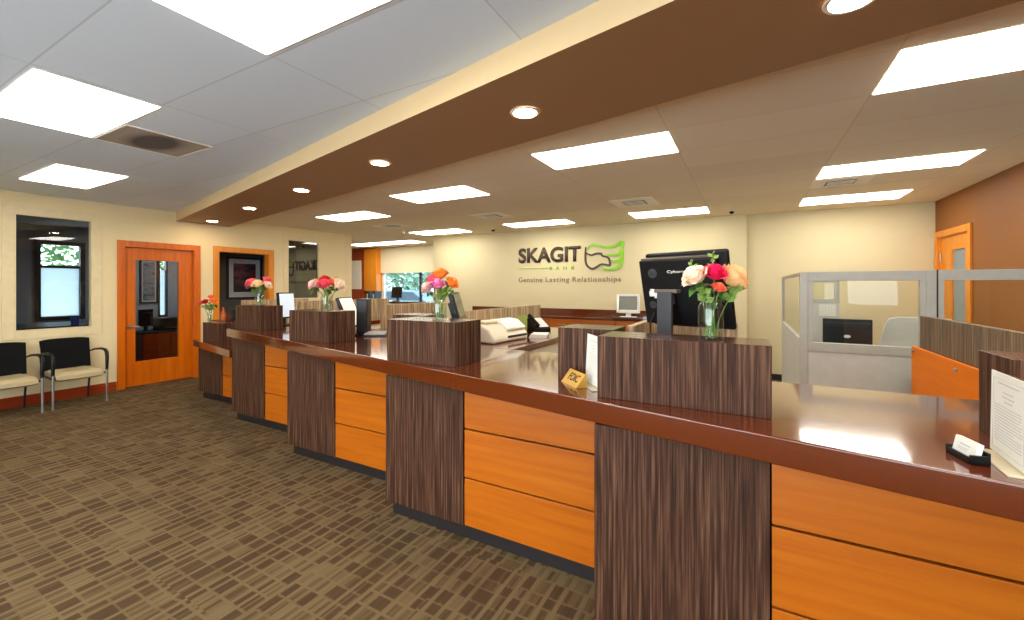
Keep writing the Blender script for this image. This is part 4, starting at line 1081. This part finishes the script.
# ------------------------------------------------------------------ wall sign
r = thing('wall_sign', 'bank wall sign with dark letters and green wing emblem', 'sign', (-3.28, YB, 2.05))
SY = Matrix.Rotation(PI / 2, 4, 'X')
def sx(p): return -4.397 + (p - 519) / (621 - 519) * (4.397 - 2.151)
def wall_text(body, name, mat, xa_, xb_, za, zb, bold=0.0, sp=1.0, dep=.02):
    text_mesh(body, name, mat, r, width=xb_ - xa_, height=zb - za, depth=dep, bold=bold, spacing=sp, M4=Matrix.Translation((xa_ + 3.28, -.002, za - 2.05)) @ SY)
wall_text('SKAGIT', 'main_lettering', 'signdark', -4.40, -2.965, 2.05, 2.375, .03)
wall_text('BANK', 'bank_lettering', 'signgreen', -3.66, -3.10, 1.895, 1.965, .012, 2.4, .012)
b = MB(); b.box(-4.38 + 3.28, -3.70 + 3.28, -.012, 0, -.122, -.113); b.build('rule_line', 'signgreen', r)
for word, xa_, xb_, za in (('Genuine', -4.40, -3.83, 1.635), ('Lasting', -3.75, -3.22, 1.605), ('Relationships', -3.145, -2.15, 1.605)):
    wall_text(word, 'tagline_lettering', 'signgrey', xa_, xb_, za, 1.74, 0.0, 1.15, .008)
def ribbon(name, mat, pts, widths, closed=False, sub=8, dep=-.02):
    """smooth flat band on the wall; pts in crop pixels"""
    P = []
    for (u, v) in pts:
        x_ = 8.25 * math.tan(math.atan((500 + u / 7.314 - 512) / 424.9) - math.radians(28.9985)); wdist = (8.25 * .8746 - x_ * .4848)
        z_ = 1.55 + (286.12 - (230 + v / 7.314)) * wdist / 424.9
        P.append(Vector((x_ + 3.28, 0, z_ - 2.05)))
    n = len(P); S = []; Wd = []
    rng = n if closed else n - 1
    for i in range(rng):
        g = lambda k: P[k % n] if closed else P[max(0, min(n - 1, k))]
        gw = lambda k: widths[k % n] if closed else widths[max(0, min(n - 1, k))]
        p0, p1, p2, p3 = g(i - 1), g(i), g(i + 1), g(i + 2)
        for q in range(sub):
            t = q / sub
            S.append(.5 * ((2 * p1) + (-p0 + p2) * t + (2 * p0 - 5 * p1 + 4 * p2 - p3) * t * t + (-p0 + 3 * p1 - 3 * p2 + p3) * t ** 3)); Wd.append(gw(i) * (1 - t) + gw(i + 1) * t)
    if not closed: S.append(P[-1]); Wd.append(widths[-1])
    mb = MB(); m_ = len(S); rows = []
    for i in range(m_):
        a = S[(i - 1) % m_] if closed or i else S[i]; c = S[(i + 1) % m_] if closed or i < m_ - 1 else S[i]
        t = (c - a).normalized(); nrm = Vector((-t.z, 0, t.x)); w_ = Wd[i] / 2
        rows.append([mb.bm.verts.new(S[i] + nrm * w_ + Vector((0, y, 0))) for y in (dep, 0)] + [mb.bm.verts.new(S[i] - nrm * w_ + Vector((0, y, 0))) for y in (0, dep)])
    for i in range(m_ if closed else m_ - 1):
        A, B = rows[i], rows[(i + 1) % m_]
        for k in range(4): mb.bm.faces.new((A[k], A[(k + 1) % 4], B[(k + 1) % 4], B[k]))
    if not closed: mb.bm.faces.new(rows[0]); mb.bm.faces.new(list(reversed(rows[-1])))
    return mb.build(name, mat, r)
ribbon('eagle_head', 'signdark', [(628, 125), (626, 175), (628, 235), (645, 268), (676, 284), (706, 272), (738, 252), (770, 252), (803, 258), (803, 228), (790, 200), (752, 190), (738, 172), (700, 174), (668, 184), (632, 170)],
       [.02, .036, .038, .04, .042, .04, .036, .036, .036, .034, .036, .036, .036, .036, .034, .03])
ribbon('wing', 'signgreen', [(645, 150), (652, 120), (685, 108), (730, 118), (780, 128), (838, 120), (893, 88), (894, 130), (878, 158)], [.015, .03, .045, .05, .05, .06, .06, .06, .05])
ribbon('wing', 'signgreen', [(892, 130), (884, 165), (850, 182), (800, 182), (780, 178)], [.06, .06, .05, .035, .015], dep=-.023)
ribbon('wing', 'signgreen', [(893, 160), (892, 205), (876, 222), (845, 230), (815, 222)], [.06, .07, .06, .05, .015], dep=-.026)
ribbon('wing', 'signgreen', [(893, 205), (884, 250), (855, 278), (808, 288), (770, 284), (740, 272)], [.07, .07, .06, .05, .04, .015], dep=-.029)

# ------------------------------------------------------------------ cubicle
CY = 5.0
r = thing('cubicle_partition', 'grey framed glass cubicle partition facing the counter', 'partition', (1.4, CY, 0))
def cb(x0, x1, y0, y1, z0, z1): return MB_box(x0 - 1.4, x1 - 1.4, y0, y1, z0, z1)
def MB_box(*a):
    b = MB(); b.box(*a); return b
cb(.445, .51, -.03, .03, 0, 1.688).build('post', 'greymetal', r, bevel=.004)
cb(1.36, 1.425, -.03, .03, 0, 1.688).build('post', 'greymetal', r, bevel=.004)
b = cb(.51, 1.36, -.025, .025, 1.60, 1.688); b.box(1.435 - 1.4, XR - 1.4, -.025, .025, 1.60, 1.688); b.build('top_rail', 'greymetal', r, bevel=.003)
b = cb(.51, 1.36, -.03, .03, .925, 1.01); b.box(1.435 - 1.4, XR - 1.4, -.03, .03, .925, 1.01); b.build('middle_rail', 'greymetal', r, bevel=.003)
b = cb(.51, .55, -.02, .02, 1.01, 1.6); b.box(1.32 - 1.4, 1.36 - 1.4, -.02, .02, 1.01, 1.6); b.box(1.435 - 1.4, 1.475 - 1.4, -.02, .02, 1.01, 1.6); b.build('glazing_frame', 'greymetal', r)
cb(.51, 1.36, -.02, .02, .08, .925).build('lower_panel', 'greypanel', r, bevel=.003)
cb(1.435, XR, -.02, .02, .08, .925).build('lower_panel', 'greypanel', r, bevel=.003)
cb(1.4235, 1.4365, -.024, .024, 0, 1.69).build('dark_joint', 'toe', r)
cb(.55, 1.32, -.003, .003, 1.01, 1.60).build('glass', 'pane_clear', r)
cb(1.475, XR, -.003, .003, 1.01, 1.60).build('glass', 'pane_clear', r)
r2 = thing('cubicle_partition', 'side partition of the cubicle running back to the cream wall', 'partition', (.475, CY + .03, 0))
b = MB_box(-.02, .02, 0, 2.6, 1.655, 1.688); b.build('top_rail', 'greymetal', r2, bevel=.003)
b = MB_box(-.02, .02, 0, .05, .0, 1.655); b.build('post', 'greymetal', r2)
b = MB_box(-.02, .02, 2.55, 2.6, .0, 1.655); b.build('post', 'greymetal', r2)
b = MB_box(-.018, .018, .05, 2.55, .08, 1.02); b.build('lower_panel', 'greypanel', r2)
b = MB_box(-.003, .003, .05, 1.02, 1.02, 1.655); b.box(-.003, .003, 1.03, 2.55, 1.02, 1.655); b.build('glass', 'pane_clear', r2)
# rear cubicle panel with calendar
r3 = thing('cubicle_partition', 'low rear partition with a small window and calendar inside the cubicle', 'partition', (.88, 6.8, 0))
b = MB_box(-.17, .15, -.025, .025, 1.60, 1.66); b.box(-.17, .15, -.025, .025, 1.33, 1.385); b.box(.10, .15, -.025, .025, 1.385, 1.6); b.box(-.17, -.14, -.025, .025, 1.385, 1.6); b.build('window_frame', 'greymetal', r3, bevel=.003)
b = MB_box(-.14, .10, -.003, .003, 1.385, 1.60); b.build('glass', 'pane_clear', r3)
b = MB_box(-.17, .15, -.02, .02, .0, 1.33); b.build('lower_panel', 'greypanel', r3)
rc = thing('wall_calendar', 'white calendar sheet pinned inside the cubicle', 'calendar', (.9, 6.772, 1.165))
b = MB_box(-.09, .09, -.004, 0, 0, .15); b.build('calendar_sheet', 'paper', rc)
b = MB()
for i in range(6): b.box(-.08 + i * .031, -.078 + i * .031, -.005, -.004, .015, .125)
for i in range(5): b.box(-.08, .077, -.005, -.004, .015 + i * .027, .0165 + i * .027)
b.build('printed_grid', 'ink', rc)
# cubicle desk, monitor, phone, screen
r = thing('cubicle_desk', 'pale desk inside the glass cubicle', 'desk', (1.3, 5.9, 0))
b = MB_box(-.78, .95, -.4, .45, .72, .75); b.build('desk_top', 'white', r, bevel=.004)
for x in (-.75, .92):
    b = MB_box(x - .02, x + .02, -.38, .43, 0, .72); b.build('leg', 'greymetal', r)
r = thing('cubicle_monitor', 'black monitor showing its back inside the glass cubicle', 'monitor', (.955, 5.86, .75), -.06)
b = MB(); b.box(-.215, .215, -.02, .03, .13, .44); b.build('back_shell', 'black', r, bevel=.008)
b = MB(); b.box(-.2, .2, .03, .033, .145, .425); b.build('screen', 'screen_black', r)
b = MB(); b.box(-.05, .05, .0, .04, 0.01, .2); b.box(-.12, .12, -.08, .09, 0, .012); b.build('stand', 'black', r, bevel=.004)
b = MB(); b.lathe([(0, 0), (.025, 0), (.025, .001), (0, .001)], seg=20); bmesh.ops.transform(b.bm, verts=b.bm.verts, matrix=Matrix.Translation((0, -.021, .25)) @ Matrix.Rotation(PI / 2, 4, 'X') @ Matrix.Diagonal((1.2, .7, 1, 1))); b.build('maker_mark', 'white', r)
b = MB(); b.box(-.18, .18, -.022, -.019, .365, .37); b.box(-.2, .2, -.0215, -.02, .385, .41); b.build('vent_slots', 'charcoal', r)
phone('black phone beside the monitor inside the cubicle', (.64, 5.86, .75), .2, .8)
b = MB(); b.extrude_poly([(-.2, 0, 0), (.42, 0, 0), (.42, 0, .46), (.3, 0, .47), (0.0, 0, .47), (-.08, 0, .45), (-.11, 0, .40)], (0, .03, 0))
tag(b.build('desk_screen', 'greypanel', None, loc=(1.42, 6.0, .75), bevel=.01), 'pale grey desk screen with slanted side inside the cubicle', 'desk screen')

# ------------------------------------------------------------------ ceiling lights and fittings
def troffer(x0, x1, y0, y1, label, z=H):
    r = thing('ceiling_light', label, 'ceiling light', ((x0 + x1) / 2, (y0 + y1) / 2, z), 0, 'fluorescent ceiling panels')
    w, d = (x1 - x0) / 2, (y1 - y0) / 2
    b = MB(); b.box(-w, w, -d, -d + .008, -.006, -.001); b.box(-w, w, d - .008, d, -.006, -.001); b.box(-w, -w + .008, -d + .008, d - .008, -.006, -.001); b.box(w - .008, w, -d + .008, d - .008, -.006, -.001); b.build('frame', 'ceilwhite', r)
    b = MB(); b.box(-w + .008, w - .008, -d + .008, d - .008, -.009, -.002); b.build('diffuser', 'panel_light', r)
    return r
for q in [(-2.19, -.97, .72, 1.32, 'large square light panel at the top edge of the photo'),
          (-4.64, -3.45, .77, 1.36, 'light panel second from the left edge, above the dark round vent'),
          (-7.14, -5.96, 1.48, 2.05, 'small light panel at far left above the beige window'),
          (.68, 1.90, 2.85, 3.44, 'light panel at the upper right corner'),
          (.67, 1.84, 5.29, 5.84, 'long light panel at right, middle of three'),
          (.67, 1.81, 7.05, 7.66, 'light panel at right nearest the back wall'),
          (-1.735, -.535, 3.48, 4.06, 'light panel behind the soffit above the gold sign'),
          (-4.18, -2.96, 4.16, 4.75, 'light panel behind the soffit above the second jar'),
          (-6.60, -5.38, 4.82, 5.40, 'light panel near the end of the left wall'),
          (-4.18, -2.88, 7.15, 7.68, 'light panel just above the wall sign'),
          (-1.73, -.54, 7.08, 7.67, 'light panel above the large black monitor at the back wall'),
          (-6.66, -5.33, 7.22, 7.80, 'light panel nearest the drive-up recess'),
          (-10.2, -7.72, 8.47, 9.05, 'long light panel in the drive-up recess')]:
    troffer(*q)
# light panels of the same kind over the lobby behind the viewer
troffer(-10.2, -9.0, 4.15, 4.75, 'added light panel brightening the office behind the left wall', z=2.66)  # added unseen lamp, brightens the office behind the door glass
for i, (x, y, lab) in enumerate(((-4.1, -1.3, 'light panel over the lobby, left behind the viewer'), (-1.6, -1.3, 'light panel over the lobby just behind the viewer'), (.88, 1.02, 'light panel over the near end of the counter, above the view'), (3.3, 1.0, 'light panel over the lobby at far right'))):
    troffer(x - .61, x + .61, y - .3, y + .3, lab)

def vent(x0, x1, y0, y1, label):
    r = thing('air_vent', label, 'air vent', ((x0 + x1) / 2, (y0 + y1) / 2, H), 0, 'square ceiling air vents')
    w, d = (x1 - x0) / 2, (y1 - y0) / 2
    b = MB(); b.box(-w, w, -d, d, -.008, -.001); b.build('plate', 'ceilwhite', r, bevel=.002)
    b = MB(); b.box(-w * .5, w * .5, -d * .5, d * .5, -.012, -.008); b.build('opening', 'ventdark', r)
    b = MB()
    for k in range(4):
        t = -d * .42 + k * d * .28; b.box(-w * .46, w * .46, t, t + d * .1, -.016, -.012)
    b.build('louvre', 'ceilwhite', r)
vent(-4.13, -3.56, 5.95, 6.5, 'square air vent between the light panels left of the sign')
vent(-1.72, -1.12, 5.93, 6.54, 'square air vent behind the soffit above the FDIC sign')
vent(-6.56, -5.96, 6.08, 6.52, 'square air vent near the drive-up recess')
vent(.66, 1.22, 5.93, 6.40, 'square air vent between the two right light panels')
# dark perforated return vent at left
m, nt, bs = new_mat('dusty_return_grille')
v = coords(nt)
gr = N(nt, 'ShaderNodeTexGradient', gradient_type='SPHERICAL'); mp = N(nt, 'ShaderNodeMapping'); mp.inputs['Scale'].default_value = (2.6, 4.6, 1)
tc = N(nt, 'ShaderNodeTexCoord'); nt.links.new(tc.outputs['Object'], mp.inputs['Vector']); nt.links.new(mp.outputs[0], gr.inputs['Vector'])
nt.links.new(ramp(nt, gr.outputs['Fac'], [(0.0, lin((176, 164, 148))), (0.25, lin((150, 140, 128))), (.45, lin((96, 90, 86)))]), bs.inputs['Base Color'])
M['dust'] = m; bs.inputs['Roughness'].default_value = .9
r = thing('return_vent', 'flat return vent with a dark dusty oval beside the left light panels', 'air vent', (-4.36, 1.67, H))
b = MB(); b.box(-.3, .3, -.29, .29, -.005, -.001); b.build('grille', 'dust', r)
b = MB(); b.box(-.305, .305, -.295, -.285, -.008, -.001); b.box(-.305, .305, .285, .295, -.008, -.001); b.box(-.305, -.295, -.285, .285, -.008, -.001); b.box(.295, .305, -.285, .285, -.008, -.001); b.build('frame', 'ceilwhite', r)

def can(x, y, label):
    r = thing('recessed_light', label, 'recessed light', (x, y, 2.62), 0, 'round recessed lights in the soffit')
    b = MB(); b.lathe([(.072, -.001), (.072, -.006), (.086, -.006), (.09, -.002), (.09, -.001)], seg=32); b.build('trim_ring', 'white', r, smooth=True)
    b = MB(); b.lathe([(0, -.004), (.072, -.004), (.072, -.001), (0, -.001)], seg=32); b.build('lamp', 'can_light', r)
for x, lab in ((.34, 'recessed light at the top edge on the right, cut off'), (-1.2, 'recessed light fifth from the left end, nearest the middle of the soffit'), (-2.79, 'recessed light fourth from the left end of the soffit'), (-4.35, 'recessed light third from the left end of the soffit'), (-5.98, 'recessed light second from the left end of the soffit'), (-7.7, 'recessed light at the left end of the soffit above the wood door')):
    can(x, mid(x) + .0, lab)
can(1.9, mid(1.9), 'recessed light on the soffit beyond the right edge')

def dome(x, y, label, rr=.05):
    r = thing('dome_camera', label, 'security camera', (x, y, H), 0, 'ceiling dome cameras')
    b = MB(); b.lathe([(0, -.001), (rr, -.001), (rr, -.02), (rr * .8, -.026), (0, -.026)], seg=20); b.build('mount', 'white', r, smooth=True)
    b = MB(); b.lathe([(rr * .75, -.026), (rr * .6, -.05), (rr * .3, -.062), (0, -.065)], seg=20); b.build('dome', 'black', r, smooth=True)
dome(-4.68, 7.62, 'ceiling dome camera left of the wall sign'); dome(-.22, 7.6, 'ceiling dome camera above the pilaster')
r = thing('sprinkler', 'small fire sprinkler below the ceiling near the recess', 'sprinkler', (-6.6, 7.0, H))
b = MB(); b.lathe([(0, -.001), (.04, -.001), (.03, -.012), (.01, -.015), (.01, -.05), (0, -.05)], seg=16); b.build('escutcheon', 'white', r, smooth=True)
b = MB(); b.lathe([(0, -.05), (.03, -.05), (.03, -.055), (0, -.055)], seg=16); b.build('deflector', 'silver', r)

# ------------------------------------------------------------------ world, camera, view
wd = bpy.data.worlds.new('daylight'); scene.world = wd; wd.use_nodes = True
bg = wd.node_tree.nodes['Background']; bg.inputs['Color'].default_value = (0.82, 0.92, 1.0, 1); bg.inputs['Strength'].default_value = 7

cam = bpy.data.cameras.new('camera'); co = bpy.data.objects.new('camera', cam); COL.objects.link(co)
co.location = (0, 0, 1.55); co.rotation_euler = (PI / 2, 0, math.radians(28.9985))
cam.sensor_width = 36; cam.lens = 424.897 / 1024 * 36; cam.shift_y = -(310 - 286.12) / 1024
cam.clip_start = .05; cam.clip_end = 100
scene.camera = co
vs = scene.view_settings; vs.view_transform = 'Standard'; vs.look = 'None'; vs.gamma = 1; vs.use_curve_mapping = False; vs.exposure = 0.28
scene.cycles.use_denoising = True
scene.cycles.max_bounces = 10; scene.cycles.diffuse_bounces = 5; scene.cycles.transparent_max_bounces = 16
scene.cycles.sample_clamp_indirect = 6
scene.cycles.caustics_reflective = False; scene.cycles.caustics_refractive = False
